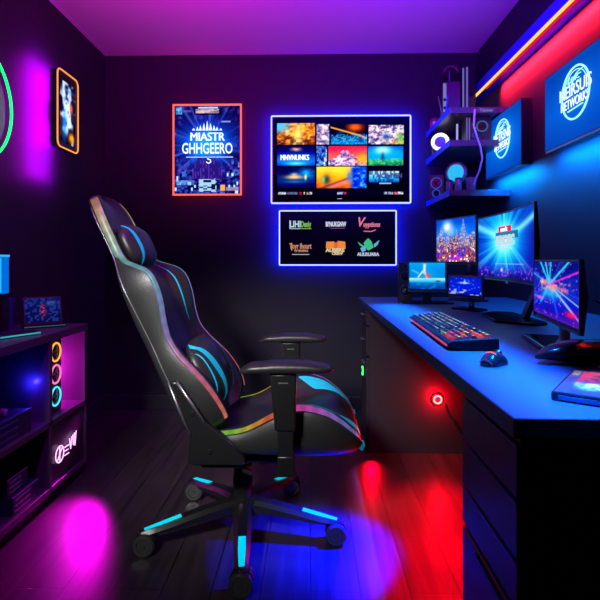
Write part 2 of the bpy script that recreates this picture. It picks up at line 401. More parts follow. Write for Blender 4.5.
# armrests
for sgn in (-1, 1):
    yc = sgn*.292
    ar = MB().prism([(.124, .652), (.206, .652), (.2035, .475), (.140, .475)], yc-.024, yc+.024).build('armrest', M['chairplastic'], CH, bevel=.006, smooth=40)
    R = []
    for q in np.linspace(0, 1, 25):
        x = .028+.292*q; e = (1-abs(2*q-1)**6)**.5; e = max(e, .12)
        zc = .664+.006*math.sin(PI*q)-.006*(q < .12)*(1-q/.12)*1.5; hz = .0185*e*(.72 if q < .3 or q > .75 else 1)**.5; hy = .045*(1-abs(2*q-1)**8)**.5*.9+.004
        R.append([(x, yc+hy*math.copysign(abs(math.cos(w))**.6, math.cos(w)), zc+hz*math.copysign(abs(math.sin(w))**.75, math.sin(w))) for w in np.linspace(0, 2*PI, 20, endpoint=False)])
    MB().loft(R).build('arm_pad', M['leather'], ar, smooth=60)
    MB().prism([(.147, .478), (.198, .478), (.196, .39), (.150, .39)], yc-.019, yc+.019).build('inner_post', M['blackgloss'], ar, bevel=.005, smooth=40)
    MB().prism([(.148, .40), (.198, .40), (.206, .335), (.142, .335)], yc-.024, yc+.024).build('post_foot', M['chairplastic'], ar, bevel=.005, smooth=40)
    MB().box(.15, .198, min(yc, sgn*.10), max(yc, sgn*.10), .337, .352).build('mount_bar', M['chairplastic'], ar, bevel=.003)
    MB().box(.150, .180, yc-.0255, yc-.022, .622, .626).build('adjust_slot', M['grey'], ar)

# ------------------------------------------------------------------ wall panels and posters
def back_frame(x0, x1, z0, z1, w, r=0., y=0.):   # ring of rectangular tubing in a panel plane
    b = MB()
    if r: b.tube(rrect(x0, x1, z0, z1, r, y), w/2, 8, loop=True)
    else: b.box(x0, x1, y-w/2, y+w/2, z0, z0+w).box(x0, x1, y-w/2, y+w/2, z1-w, z1).box(x0, x0+w, y-w/2, y+w/2, z0+w, z1-w).box(x1-w, x1, y-w/2, y+w/2, z0+w, z1-w)
    return b
def backlight(parent, x0, x1, z0, z1, y, m, inset=.02, w=.012):
    return back_frame(x0+inset, x1-inset, z0+inset, z1-inset, w, 0, y).build('backlight', m, parent)

# neon poster on the back wall
px0, px1, pz0, pz1 = -.229, .229, 0, .604
PO = thing('neon_poster', (-.683, YB-.028, 1.427), 'blue fantasy city poster inside a red neon frame', 'poster')
MB().box(px0, px1, -.006, .010, pz0, pz1).build('backing', M['black'], PO)
back_frame(px0, px1, pz0, pz1, .010, 0, -.010).build('neon_frame', M['red_led'], PO)
backlight(PO, px0, px1, pz0, pz1, .0175, M['red_back'], .014, .008)
def poster_art(U, V):
    r = ray_m(U, V, .5, .56, 60, 3, .77)
    d = np.hypot((U-.5)*.77, V-.56)
    im = ramp(d*2.0, [(0, (60, 190, 255)), (.3, (20, 110, 225)), (.55, (28, 45, 130)), (1, (20, 18, 66))])
    im = over(im, (fine(U, V, 12, 16, 21)-.55)*1.6*np.clip(d*2.5, 0, 1), (95, 80, 170)); im = over(im, (r-.58)*1.5*(d > .12)*np.clip(d*3, 0, 1), (135, 150, 235))
    im = over(im, (.42-r)*3*np.clip(d*2.5, 0, 1), (14, 14, 60))
    n = cells(U, V, 26, 44, 5)*vnoise(U, V, 9, 12, 6)
    lo = np.clip((.42-V)*5, 0, 1)
    im = over(im, lo*.55, (40, 40, 120)); im = over(im, lo*(n > .46)*.6, (130, 105, 190)); im = over(im, lo*(fine(U, V, 14, 22, 22)-.5)*1.5, (70, 130, 200)); im = over(im, lo*(n < .1)*.8, (12, 12, 60))
    im = over(im, lo*(cells(U, V, 40, 30, 8) > .93), (190, 220, 255))
    roof = ((V > .17) & (V < .43) & (np.abs(U-.5) < .14+(.43-V)*.45)).astype(float)
    im = over(im, roof*.95, (48, 34, 104)); im = over(im, roof*(np.sin(U*160) > .3)*(cells(U, V, 34, 24, 9) > .4)*.7, (104, 74, 160))
    im = over(im, box_mask(U, V, .3, .72, .9, .98), (18, 16, 50)); im = over(im, box_mask(U, V, .32, .68, .92, .965)*(.5+.5*cells(U, V, 20, 70, 4)), (215, 185, 190)); im = over(im, box_mask(U, V, .36, .66, .975, .99), (190, 200, 255))
    im = over(im, box_mask(U, V, .02, .11, .91, .985)*(.4+.6*cells(U, V, 40, 60, 14)), (110, 190, 240)); im = over(im, box_mask(U, V, .12, .25, .93, .955)*.7, (95, 105, 180))
    im = over(im, box_mask(U, V, .72, .86, .815, .83)*.8, (150, 160, 220))
    im = over(im, box_mask(U, V, .02, .30, .10, .15)*(.3+.7*cells(U, V, 30, 60, 15)), (120, 160, 215))
    im = over(im, box_mask(U, V, .37, .64, .02, .16), (20, 26, 60)); im = over(im, box_mask(U, V, .37, .64, .02, .16)*(cells(U, V, 16, 64, 16) > .5), (165, 195, 225))
    im = over(im, box_mask(U, V, .70, .77, .03, .1), (235, 165, 90)); im = over(im, box_mask(U, V, .79, .98, .03, .075)*.8, (165, 150, 170))
    return over(im, gl(U, V, .5, .57, .34, .13)*.8, (40, 150, 255))
screen('printed_art', PO, M['print'], px0+.013, px1-.013, pz0+.013, pz1-.013, -.0068, poster_art, 130, 170)
b = MB(); [b.add(*text('MIASTR', .078, dx, .386, -.008+abs(dx)*.1, 0, .225)) for dx in (-.0022, 0, .0022)]; b.add(*text('GHHGEERO', .100, 0, .308, -.0085, .0014, .335))
b.box(-.14, .17, -.0095, -.008, .252, .255)
for k, (x, h) in enumerate([(-.09, .012), (-.065, .02), (-.045, .03), (-.022, .045), (0, .06), (.022, .045), (.045, .03), (.065, .018), (.09, .01)]):
    b.prism([(x-.010, .43), (x+.010, .43), (x, .435+h)], -.0095, -.008)
b.tube([(.0, -.009, .243), (.02, -.009, .236), (.024, -.009, .222), (.008, -.009, .212), (-.006, -.009, .222)], .004, 6)
b.build('lettering', M['white_letters'], PO)

# small LED poster on the left wall (faces +X)
LP = thing('led_poster', (XL+.085, 2.63, 1.585), 'narrow dark poster with rounded orange light frame and pale figures', 'poster', PI/2)
lw = .112; MB().box(-.03, .03, .03, .085, .15, .25).build('wall_mount', M['black'], LP)
MB().prism([(x, z) for x, _, z in rrect(-lw, lw, 0, .40, .03)], -.006, .030).build('case', M['black'], LP)
MB().tube(rrect(-lw, lw, 0, .40, .03, -.008), .0038, 8, loop=True).build('light_frame', M['orange_led'], LP)
def lp_art(U, V):
    im = ramp(vnoise(U, V, 4, 7, 31), [(0, (14, 12, 26)), (.55, (22, 20, 50)), (1, (90, 50, 50))])
    m = vnoise(U, V, 5, 9, 33); core = gl(U, V, .42, .55, .26, .34)
    im = over(im, (m+core-.75)*3, (215, 230, 250)); im = over(im, gl(U, V, .25, .3, .12, .22)*.9, (60, 150, 235)); im = over(im, gl(U, V, .7, .62, .09, .08), (235, 120, 80))
    im = over(im, gl(U, V, .72, .12, .18, .08), (245, 160, 50)); im = over(im, gl(U, V, .5, .88, .3, .03)*.8, (120, 150, 190)); im = over(im, (cells(U, V, 9, 22, 34) > .8)*.5*core, (30, 60, 140))
    return over(im, gl(U, V, .42, .74, .13, .03)*.9, (25, 30, 60))
screen('printed_art', LP, M['print'], -lw+.03, lw-.03, .03, .35, -.0075, lp_art, 40, 80)

# green neon ring on the left wall
NR = thing('neon_ring', (XL+.035, 1.975, 1.41), 'large green neon ring on the wall', 'neon sign', PI/2)
MB().tube(circ(.247, 64, 0, .247, -.0), .0055, 10, loop=True).build('neon_tube', M['green'], NR, smooth=180)
MB().lathe([(.235, -.004), (.235, .012), (.225, .014)], 64, Matrix.Translation((0, .032, .247)) @ MY).build('backing_disc', M['black'], NR, smooth=30)
for k in range(4):
    a = PI/4+k*PI/2
    MB().tube([(.247*math.cos(a), 0, .247+.247*math.sin(a)), (.225*math.cos(a), .022, .247+.225*math.sin(a))], .004, 6).build('clip', M['black'], NR)

# big TV on the back wall
TV = thing('tv', (.1985, YB-.045, 1.373), 'wide wall television showing a grid of game tiles, edged in white light', 'television')
tw, thh = .455, .572
MB().box(-tw+.006, tw-.006, -.008, .022, .006, thh-.006).build('case', M['black'], TV)
MB().box(-.2, .2, .022, .045, .2, .4).build('wall_bracket', M['black'], TV)
back_frame(-tw, tw, 0, thh, .010, .008, -.006).build('light_frame', M['white_led'], TV)
backlight(TV, -tw, tw, 0, thh, .030, M['blue_back'], -.006, .007)
def tv_art(U, V):
    X = 271+U*139; Yp = 204-V*88
    im = ramp(V, [(0, (6, 6, 22)), (1, (8, 14, 66))])
    def tile(a, b, c, d, fn):
        nonlocal im
        u = np.clip((X-a)/(c-a), 0, 1); v = np.clip((d-Yp)/(d-b), 0, 1)
        m = ((X >= a) & (X <= c) & (Yp >= b) & (Yp <= d)).astype(float)
        im = over(im, m, fn(u, v))
    def street(u, v):
        i = ramp(fine(u, v, 7, 6, 41)*.7+v*.3, [(0, (60, 40, 50)), (.35, (160, 95, 50)), (.6, (225, 155, 80)), (1, (255, 220, 150))])
        i = over(i, np.clip((v-.45)*3, 0, 1)*np.clip((.45-u)*3, 0, 1), (110, 180, 215)); i = over(i, (cells(u, v, 16, 7, 42) > .72)*.6*np.clip(u-.25, 0, 1)*1.6, (110, 55, 35))
        i = over(i, gl(u, v, .55, .4, .12, .5), (255, 215, 140)); return over(i, (cells(u, v, 12, 8, 43) > .75)*np.clip(.5-v, 0, 1)*1.2, (45, 45, 80))
    def pale(u, v): return over(ramp(fine(u, v, 4, 6, 45), [(0, (70, 70, 120)), (.4, (170, 150, 175)), (1, (245, 240, 245))]), gl(u, v, .5, .15, .35, .07), (90, 90, 120))
    def space(u, v):
        i = ramp(v+.3*fine(u, v, 6, 5, 46)-.2, [(0, (30, 120, 170)), (.35, (15, 70, 130)), (.55, (12, 20, 50)), (1, (14, 14, 34))])
        i = over(i, gl(u, v, .68, .85, .22, .22), (225, 110, 30)); i = over(i, line_m(u, v, 0, .85, .8, .45, .035), (255, 175, 90)); i = over(i, line_m(u, v, .8, .45, 1, .3, .04), (250, 150, 90))
        return over(i, (fine(u*2-v, v, 12, 14, 47) > .62)*(v < .5)*.7, (100, 190, 220))
    def town(u, v):
        i = ramp(fine(u, v, 11, 8, 48), [(0, (55, 60, 110)), (.4, (150, 130, 165)), (.6, (205, 190, 205)), (1, (250, 240, 225))])
        i = over(i, np.clip((.35-v)*3, 0, 1)*np.clip(u-.3, 0, 1)*1.4*(.5+.5*fine(u, v, 9, 7, 49)), (215, 160, 60)); i = over(i, gl(u, v, .92, .3, .12, .3)*.8, (100, 160, 80)); return over(i, gl(u, v, .5, .4, .1, .16), (60, 95, 150))
    def title(u, v):
        i = ramp(v, [(0, (10, 60, 140)), (.25, (20, 110, 200)), (.6, (8, 40, 120)), (1, (6, 16, 70))])
        i = over(i, gl(u, v, .5, .12, .3, .12), (120, 215, 255)); i = over(i, gl(u, v, .5, .4, .5, .2)*.6, (30, 130, 230)); return over(i, gl(u, v, .5, .84, .14, .1)*(.4+.6*(fine(u, v, 22, 12, 50) > .4)), (215, 165, 150))
    def figure(u, v): return over(ramp(fine(u, v, 5, 7, 52), [(0, (15, 25, 90)), (.45, (80, 120, 190)), (1, (215, 225, 245))]), gl(u, v, .2, .85, .3, .2)*.7, (60, 90, 150))
    def castle(u, v):
        i = ramp(v+.2*fine(u, v, 5, 5, 53), [(0, (90, 50, 90)), (.3, (235, 140, 90)), (.6, (240, 110, 110)), (1, (205, 60, 95))])
        h = .3+.45*np.exp(-((u-.45)/.22)**2)+.14*(cells(u, v*0, 15, 1, 54)-.5)
        i = over(i, (v < h)*.9, ramp(fine(u, v, 14, 9, 55), [(0, (70, 50, 120)), (.5, (190, 170, 205)), (1, (255, 245, 240))])); return over(i, gl(u, v, .9, .35, .16, .3), (240, 165, 70))
    def lake(u, v):
        i = ramp(v+.12*fine(u, v, 6, 4, 56), [(0, (20, 90, 90)), (.28, (70, 150, 110)), (.4, (40, 150, 190)), (.7, (30, 150, 210)), (1, (20, 100, 185))])
        i = over(i, gl(u, v, .42, .8, .25, .22), (190, 245, 250)); i = over(i, gl(u, v, .42, .42, .05, .25), (60, 80, 100)); return over(i, (fine(u, v, 13, 9, 57) > .6)*(v < .35)*.7, (120, 190, 110))
    def ship(u, v):
        i = ramp(v+.2*fine(u, v, 5, 5, 58), [(0, (8, 24, 70)), (.5, (10, 50, 110)), (1, (8, 20, 70))]); i = over(i, gl(u, v, .78, .7, .2, .25)*(.4+.6*fine(u, v, 9, 9, 59)), (30, 170, 230))
        i = over(i, gl(u, v, .45, .5, .24, .1), (235, 190, 130)); i = over(i, gl(u, v, .45, .62, .1, .1)*.8, (210, 200, 190)); i = over(i, gl(u, v, .75, .5, .03, .14), (250, 230, 170)); return over(i, gl(u, v, .45, .28, .3, .06)*.6, (110, 150, 220))
    def dunes(u, v):
        i = ramp(v+.25*fine(u*.7, v, 6, 5, 60), [(0, (150, 70, 50)), (.3, (230, 130, 60)), (.6, (245, 170, 60)), (1, (255, 200, 90))])
        i = over(i, line_m(u, v, .1, .0, .62, .45, .05)*.8, (120, 60, 70)); i = over(i, line_m(u, v, .3, .05, .8, .5, .06)*.7, (190, 130, 160)); i = over(i, gl(u, v, .2, .4, .09, .25), (60, 70, 70)); i = over(i, gl(u, v, .14, .4, .03, .16), (120, 190, 140))
        i = over(i, np.clip((u-.66)*12, 0, 1), ramp(fine(u, v, 14, 7, 61), [(0, (10, 40, 150)), (.6, (25, 90, 210)), (1, (120, 180, 240))])); return over(i, gl(u, v, .66, .55, .06, .3)*.8, (70, 120, 190))
    tile(275, 122, 314, 144.5, street); tile(315.5, 123, 328.5, 144.5, pale); tile(330, 123, 367, 144.5, space); tile(369, 124, 405, 144.5, town)
    tile(275, 146, 314, 166.5, title); tile(315.5, 146, 326, 166.5, figure); tile(327.5, 146, 367, 166.5, castle); tile(368.5, 146.5, 404, 166.5, lake)
    tile(275, 168, 314, 189.5, ship); tile(315.5, 168, 366.5, 190.5, dunes)
    tile(369.5, 173, 400, 184, lambda u, v: over(ramp(v, [(0, (30, 100, 170)), (.4, (90, 180, 225)), (1, (190, 205, 225))]), (cells(u, v, 17, 3, 62) > .55)*.55, (30, 50, 90)))
    tile(380, 185, 392, 186, lambda u, v: ramp(u, [(0, (150, 180, 210)), (1, (150, 180, 210))]))
    im = over(im, ((Yp > 192.5) & (Yp < 199)).astype(float)*.6, (10, 16, 50))
    for a, c, col in ((276, 284, (225, 225, 235)), (285, 296, (120, 130, 150)), (298, 300, (230, 60, 80)), (302, 303.5, (230, 230, 220)), (305, 307, (220, 190, 160)), (308.5, 311, (240, 240, 240)), (337, 343, (190, 190, 215)), (344, 346, (230, 90, 110)), (385, 388, (190, 200, 215)), (389, 392, (170, 190, 215)), (393, 394, (220, 200, 210)), (395, 398, (215, 120, 140)), (399, 404, (235, 240, 245))):
        im = over(im, ((X > a) & (X < c) & (Yp > 194.3) & (Yp < 197.3)).astype(float)*(.55+.45*cells(U, V, 139, 80, 63)), col)
    im = np.clip((im-.5)*1.15+.5, 0, 1)
    return over(im, ((X > 337) & (X < 342) & (Yp > 201.2) & (Yp < 202)).astype(float), (150, 160, 190))
screen('display', TV, M['screen'], -tw+.013, tw-.013, .013, thh-.013, -.0092, tv_art, 230, 146)
b = MB(); [b.add(*text('MNVNUNKS', .050, -.302+dx, .297, -.0105+abs(dx)*.1, 0, .185)) for dx in (-.002, 0, .002)]; b.build('lettering', M['white_letters'], TV)
b = MB(); b.add(*text('AICEHIVEN', .040, .315, .176, -.0105, .002, .17)); b.build('lettering', glow('navy_letters', (.03, .07, .16), 1.), TV)

# lower light-edged panel with six game logos
LG = thing('logo_panel', (.1785, YB-.035, .967), 'dark panel of six game logos edged in white light', 'light panel')
gw, gh = .383, .357
MB().box(-gw+.006, gw-.006, -.004, .016, .006, gh-.006).build('case', mat('navy_panel', (.004, .005, .016), .5, spec=.05), LG)
back_frame(-gw, gw, 0, gh, .009, .006, -.004).build('light_frame', M['white_led'], LG)
backlight(LG, -gw, gw, 0, gh, .022, M['blue_back'], -.006, .006)
def logo(cx, cz, col, parts_, name='logo', s=.95):
    b = MB()
    for q in parts_:
        if q[0] == 'T': b.add(*text(q[1], q[2], cx+q[3], cz+q[4], -.005, q[5], q[6], q[7] if len(q) > 7 else 0))
        elif q[0] == 'B': b.box(cx+q[1], cx+q[2], -.0058, -.0044, cz+q[3], cz+q[4])
        elif q[0] == 'P': b.tube([(cx+x, -.0055, cz+z) for x, z in q[1]], q[2], 6)
        elif q[0] == 'G': b.prism([(cx+x, cz+z) for x, z in q[1]], -.0058, -.0044)
    return b.build(name, glow('logo_light', lin(*col), s), LG)
r1, r2 = .267, .115; c1, c2, c3 = -.245, -.012, .2
o = logo(c1, r1, (185, 215, 235), [('T', 'LIHI', .058, -.034, .0, .002, .07), ('B', -.072, -.068, -.028, .028), ('B', -.072, .0, -.03, -.026)])
logo(c1, r1, (120, 185, 60), [('T', 'Deniy', .052, .036, .0, .002, .068), ('B', .002, .072, -.03, -.025)])
logo(c2, r1, (210, 215, 235), [('T', 'BI\u2019NUKGNW', .042, 0, 0, .002, .135)]); logo(c2, r1, (150, 80, 170), [('B', -.04, .06, -.027, -.024)])
logo(c3, r1, (230, 120, 150), [('T', 'V', .085, -.055, .012, .002, .05, .3), ('T', 'uyptions', .046, .022, -.002, .0015, .11, .2), ('P', [(-.03, -.045), (.02, -.047), (.05, -.036)], .003)])
logo(c1, r2, (205, 140, 110), [('T', 'Toyr Ihourt', .05, 0, .008, .0015, .145), ('B', -.06, -.054, -.02, .03), ('T', 'OF BINIMAS', .02, .005, -.022, .0008, .09)]); logo(c1, r2, (170, 175, 205), [('B', -.055, .06, -.048, -.043)])
logo(c2, r2, (240, 140, 40), [('G', [(-.062, .038), (-.01, .04), (-.012, -.008), (-.066, -.004)]), ('G', [(.012, .044), (.062, .038), (.064, -.008), (.008, -.01)])])
logo(c2, r2, (235, 90, 60), [('G', [(-.012, .032), (.014, .036), (.012, -.01), (-.014, -.008)])])
logo(c2, r2, (225, 200, 150), [('T', 'AUBIIRE', .032, -.005, -.018, .002, .125), ('T', 'CREW', .024, .01, -.04, .0015, .075)])
logo(c3, r2, (60, 190, 130), [('G', [(-.03, .03), (0, .062), (.022, .04), (.035, .0), (.0, -.02), (-.02, 0)]), ('G', [(-.07, .04), (-.03, .01), (-.03, .0), (-.055, .015)])])
logo(c3, r2, (110, 170, 225), [('G', [(.035, .02), (.075, .05), (.06, .015), (.04, .0)]), ('G', [(-.052, -.005), (-.02, .015), (-.015, -.02), (-.04, -.03)])])
logo(c3, r2, (190, 200, 225), [('T', 'AULRUARA', .03, 0, -.045, .0015, .145)])

# ------------------------------------------------------------------ right wall: LED ledge, corner shelves, wall screens
LED = thing('light_ledge', (XR, 2.1, 2.02), 'long wall ledge coloured as blue-lit with an orange light line and red underglow', 'shelf')
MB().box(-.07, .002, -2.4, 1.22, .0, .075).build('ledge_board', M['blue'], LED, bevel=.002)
MB().box(-.076, -.0695, -2.4, 1.22, -.006, .008).build('orange_light_line', M['amber'], LED)
MB().box(-.060, -.050, -2.4, .90, -.004, 0).build('red_light_strip', M['redstrip'], LED)

def corner_shelf(zt, label, x0=.77, y0=2.78, th=.034):
    o = thing('corner_shelf', (XR, YB, zt-th), label, 'shelf', 0, 'corner shelves')
    MB().box(x0-XR, 0, y0-YB, 0, 0, th).build('board', M['shelf'], o, bevel=.002)
    MB().box(x0-XR-.003, x0-XR+.001, y0-YB, 0, 0, th).build('front_edge', M['blue'], o)
    return o
sh3 = corner_shelf(1.845, 'top corner shelf under the tall gadget towers')
sh2 = corner_shelf(1.664, 'middle corner shelf holding the white ring light')
sh1 = corner_shelf(1.388, 'lowest corner shelf holding the glowing blue disc')
b = MB(); b.add(*text('Tenmer', .024, -.13, .016, -.5505, .0008)); b.build('lettering', glow('pale_letters', (.25, .35, .7), .5), sh3)

def wall_art(seed, br):
    def f(U, V):
        im = ramp(V+.1*vnoise(U, V, 3, 3, seed), [(0, (22, 70, 148)), (.5, (22, 86, 170)), (1, (20, 68, 145))])
        return over(im, gl(U, V, .52, .56, .33, .36)*br, (40, 150, 225))
    return f
def wall_screen(y, label, br, s1, s2):
    o = thing('wall_screen', (1.045, y, 1.475), label, 'wall screen', -PI/2, 'wall screens on the right wall')
    w, h = .25, .33
    MB().box(-w, w, 0, .05, 0, h).build('case', M['black'], o, bevel=.002)
    screen('display', o, M['screen'], -w+.004, w-.004, .005, h-.004, -.0012, wall_art(7, br), 60, 40)
    MB().box(-.24, .24, -.002, .004, -.004, .002).build('bottom_trim', M['silver'], o)
    b = MB(); cx, cz = .01, .185
    b.tube(circ(.102, 48, cx, cz, -.004), .0042, 6, loop=True); b.tube(circ(.088, 40, cx, cz, -.004, .35, PI-.35), .0018, 6)
    b.tube([(cx-.055, -.004, cz-.062), (cx+.055, -.004, cz-.058)], .003, 6)
    for k in range(3): b.tube([(cx-.05+.02*k, -.004, cz+.045+.010*k), (cx-.02+.02*k, -.004, cz+.06+.008*k), (cx+.03+.012*k, -.004, cz+.05+.014*k)], .0022, 5)
    b.build('neon_ring', M['neon_letters'], o, smooth=90)
    b = MB(); b.add(*text(s1, .070, cx, cz+.014, -.006, .0002, .235)); b.add(*text(s2, .052, cx-.004, cz-.036, -.006, .0, .205)); b.build('lettering', M['white_letters'], o)
    b = MB(); b.add(*text('Ltyr', .034, cx-.02, cz+.058, -.006, .0008, .08, .4)); b.build('lettering', M['neon_letters'], o)
    return o
wall_screen(2.75, 'smaller-looking wall screen next to the corner shelves, round neon emblem fully in view', .75, 'METRSNIS', 'NETWORKS')
wall_screen(2.0, 'wall screen cut by the picture edge, bright round neon emblem', .35, 'NEIRSUIS', 'NETWORKS')
#PART2

# ------------------------------------------------------------------ gadgets on the corner shelves
def place(name, x, y, z, label, cat, rz=0., group=None): return thing(name, (x, y, z), label, cat, rz, group)
Z1, Z2, Z3 = 1.388, 1.664, 1.845
# lowest shelf
o = place('fan_speaker', .825, 3.24, Z1, 'squat dark speaker box with one round driver on the lowest corner shelf', 'speaker', -.5)
MB().box(-.048, .048, -.05, .05, 0, .155).build('case', M['black'], o, bevel=.004)
for cz, r in ((.10, .035), (.035, .024)):
    d = MB().lathe([(r, 0), (r, .006), (r*.82, .007), (r*.7, .001), (r*.3, .0), (.001, .004)], 28, Matrix.Translation((0, -.05, cz)) @ MY).build('driver', M['blackgloss'], o, smooth=35)
    MB().tube(circ(r*.95, 32, 0, cz, -.057), .0022, 6, loop=True).build('driver_ring', M['blue_glow'], d)
o = place('disc_lamp', .862, 2.97, Z1, 'round disc lamp with a glowing cyan face standing on a short foot', 'lamp', -.7)
MB().lathe([(.03, 0), (.03, .006), (.012, .012), (.010, .06)], 24).build('foot', M['black'], o, smooth=35)
MB().lathe([(.056, -.014), (.064, -.008), (.064, .012), (.054, .014)], 40, Matrix.Translation((0, 0, .125)) @ MY).build('rim', M['grey'], o, smooth=35)
MB().lathe([(.051, 0), (.049, .003), (.001, .005)], 40, Matrix.Translation((0, -.013, .125)) @ MY).build('glowing_face', M['cyan_glow'], o, smooth=35)
for k, (x, y, h, c, lb) in enumerate([(.80, 2.90, .072, M['grey'], 'short grey canister at the front edge of the lowest corner shelf'), (.842, 2.868, .08, M['silver'], 'shiny canister in front of the disc lamp')]):
    o = place('canister', x, y, Z1, lb, 'canister')
    MB().lathe([(.018, 0), (.019, .003), (.019, h-.012), (.016, h-.010)], 22).build('can', c, o, smooth=35)
    MB().lathe([(.0185, h-.010), (.0185, h-.002), (.016, h)], 22).build('lid', M['black'], o, smooth=35)
o = place('tumbler', .915, 2.87, Z1, 'dark tumbler under the hanging cable on the lowest corner shelf', 'cup')
MB().lathe([(.022, 0), (.030, .08), (.028, .08), (.0205, .004)], 26).build('cup', M['grey'], o, smooth=35)
# middle shelf
o = place('ring_light', .80, 3.10, Z2, 'white glowing ring light standing on the middle corner shelf', 'lamp', -.35)
MB().tube(circ(.044, 40, 0, .062, -.012), .0105, 10, loop=True).build('ring', glow('ring_white', (1., .97, 1.), 1.6), o, smooth=180)
MB().box(-.03, .03, -.02, .02, 0, .008).build('foot', M['black'], o, bevel=.002)
MB().lathe([(.033, -.004), (.033, .004), (.012, .008)], 28, Matrix.Translation((0, -.008, .062)) @ MY).build('centre_plate', mat('violet_plate', (.12, .05, .25), .4), o, smooth=35)
o = place('gadget_box', .83, 3.24, Z2, 'dark square gadget box behind the white ring light', 'box', -.2)
MB().box(-.05, .05, -.045, .045, 0, .122).build('case', M['black'], o, bevel=.003)
MB().tube([(-.046, -.047, .004), (-.046, -.047, .118)], .002, 5).build('edge_trim', M['grey'], o)
o = place('white_stylus', .795, 2.87, Z2, 'thin white stick lying at the middle shelf edge before the ring light', 'stylus', math.radians(110))
MB().tube([(-.05, 0, .005), (.04, 0, .005), (.05, 0, .005)], [.005, .005, .002], 8).build('shaft', glow('stylus_glow', (.8, .8, 1.), .8), o, smooth=60)  # white stick is no lamp; brightness put in as emission
o = place('light_bar', .845, 2.90, Z2, 'slim upright light bar between the ring light and the fan tower', 'lamp')
MB().box(-.012, .012, -.012, .012, 0, .006).build('foot', M['black'], o); MB().box(-.005, .005, -.005, .005, .006, .12).build('tube', glow('bar_white', (.45, .45, 1.), .8), o, bevel=.002)
o = place('computer_case', .955, 2.90, Z2, 'dark computer case with a dim blue fan ring on the middle corner shelf', 'computer', -.12)
MB().box(-.07, .07, -.06, .08, 0, .145).build('case', M['black'], o, bevel=.003)
for x in (-.064, -.050): MB().box(x-.003, x+.003, -.063, -.060, .006, .14).build('light_edge', glow('lilac_edge', (.35, .25, .6), .45), o)
f = MB().lathe([(.034, 0), (.034, .004), (.026, .005), (.024, .001), (.006, .001), (.004, .004)], 30, Matrix.Translation((.018, -.06, .088)) @ MY).build('fan', M['blackgloss'], o, smooth=30)
MB().tube(circ(.029, 32, .018, .088, -.066), .004, 6, loop=True).build('fan_ring', glow('dim_teal', (.03, .2, .45), .6), f)
MB().tube(circ(.012, 24, -.022, .04, -.062), .0025, 6, loop=True).build('port_ring', glow('dim_blue', (.05, .1, .5), .5), o)
MB().tube([(.952+0, 0, 0)]*0 or [(-.03, -.064, .08), (-.015, -.064, .081)], .002, 5).build('indicator', M['orange_led'], o)
# top shelf
o = place('red_gadget', .81, 3.265, Z3, 'small round dark red gadget at the far end of the top corner shelf', 'gadget', -.4)
MB().lathe([(.022, 0), (.034, .02), (.036, .045), (.028, .068), (.01, .074)], 26).build('shell', mat('red_gloss', (.35, .02, .08), .25), o, smooth=50)
MB().lathe([(.012, 0), (.010, .004)], 18, Matrix.Translation((0, -.036, .035)) @ MY).build('lens', M['silver'], o)
MB().box(-.014, .014, -.012, .012, .073, .08).build('cap', M['black'], o, bevel=.002)
o = place('antenna_hub', .80, 3.02, Z3, 'thin dark device with two upright antennas on the top corner shelf', 'router', -.2)
MB().box(-.022, .022, -.018, .018, 0, .04).build('body', M['black'], o, bevel=.004)
for x, t, c in ((-.012, -.02, mat('brown_antenna', (.16, .07, .05), .4)), (.012, .01, M['blue'])):
    MB().tube([(x, 0, .038), (x+t, 0, .14)], [.005, .004], 8).build('antenna', c, o, smooth=60)
o = place('gadget_tower', .855, 3.14, Z3, 'mid-height gadget tower with a pale lit front edge on the top corner shelf', 'computer', -.12)
MB().box(-.035, .07, -.05, .07, 0, .25).build('case', mat('plum_case', (.07, .02, .08), .35), o, bevel=.003)
MB().box(-.034, -.014, -.053, -.05, .01, .24).build('lit_edge', glow('lit_lilac', (.3, .3, .85), .55), o)
for z in (.05, .09, .14): MB().lathe([(.009, 0), (.008, .003)], 16, Matrix.Translation((-.024, -.053, z)) @ MY).build('button', M['blackgloss'], o)
o = place('tall_computer', .972, 3.13, Z3, 'tallest dark tower with twin light tubes at the near end of the top corner shelf', 'computer', -.05)
MB().box(-.04, .042, -.05, .09, 0, .345).build('case', M['black'], o, bevel=.003)
for x, h in ((-.035, .33), (-.012, .335)): MB().box(x-.005, x+.005, -.053, -.05, .01, h).build('light_tube', glow('tube_violet', (.22, .2, .8), .6), o)
for z in (.07, .17): MB().lathe([(.019, 0), (.019, .003), (.015, .004), (.004, .001)], 28, Matrix.Translation((.019, -.05, z)) @ MY).build('fan', M['blackgloss'], o, smooth=30)
o = place('headset_stand', .915, 3.26, Z3, 'slim headset stand carrying a hooped headset above the towers', 'headset')
MB().box(-.03, .03, -.02, .02, 0, .008).build('foot', M['black'], o); MB().tube([(-.02, 0, .006), (-.015, 0, .38)], .004, 8).build('pole', M['silver'], o)
MB().tube([(-.05+.07+.045*math.cos(a)-.025, 0, .365+.045*math.sin(a)) for a in np.linspace(-.3, PI+.3, 22)], .007, 8).build('headband', mat('plum_band', (.18, .04, .1), .4), o, smooth=90)
for x in (-.045, .036):
    MB().lathe([(.020, -.01), (.024, -.006), (.024, .006), (.018, .01)], 22, Matrix.Translation((x, 0, .346)) @ Matrix.Rotation(PI/2, 4, 'Y')).build('ear_cup', M['blackgloss'], o, smooth=40)
o = MB().tube([(.905, 2.773, 1.83), (.898, 2.772, 1.74), (.915, 2.770, 1.68), (.935, 2.770, 1.62), (.945, 2.772, 1.56), (.94, 2.80, 1.50), (.925, 2.84, 1.44), (.918, 2.866, 1.405)], .0055, 8).build('cable', M['cable'], None, smooth=90)
tag(o, 'pale loose cable hanging from the top corner shelf down into the tumbler', 'cable')

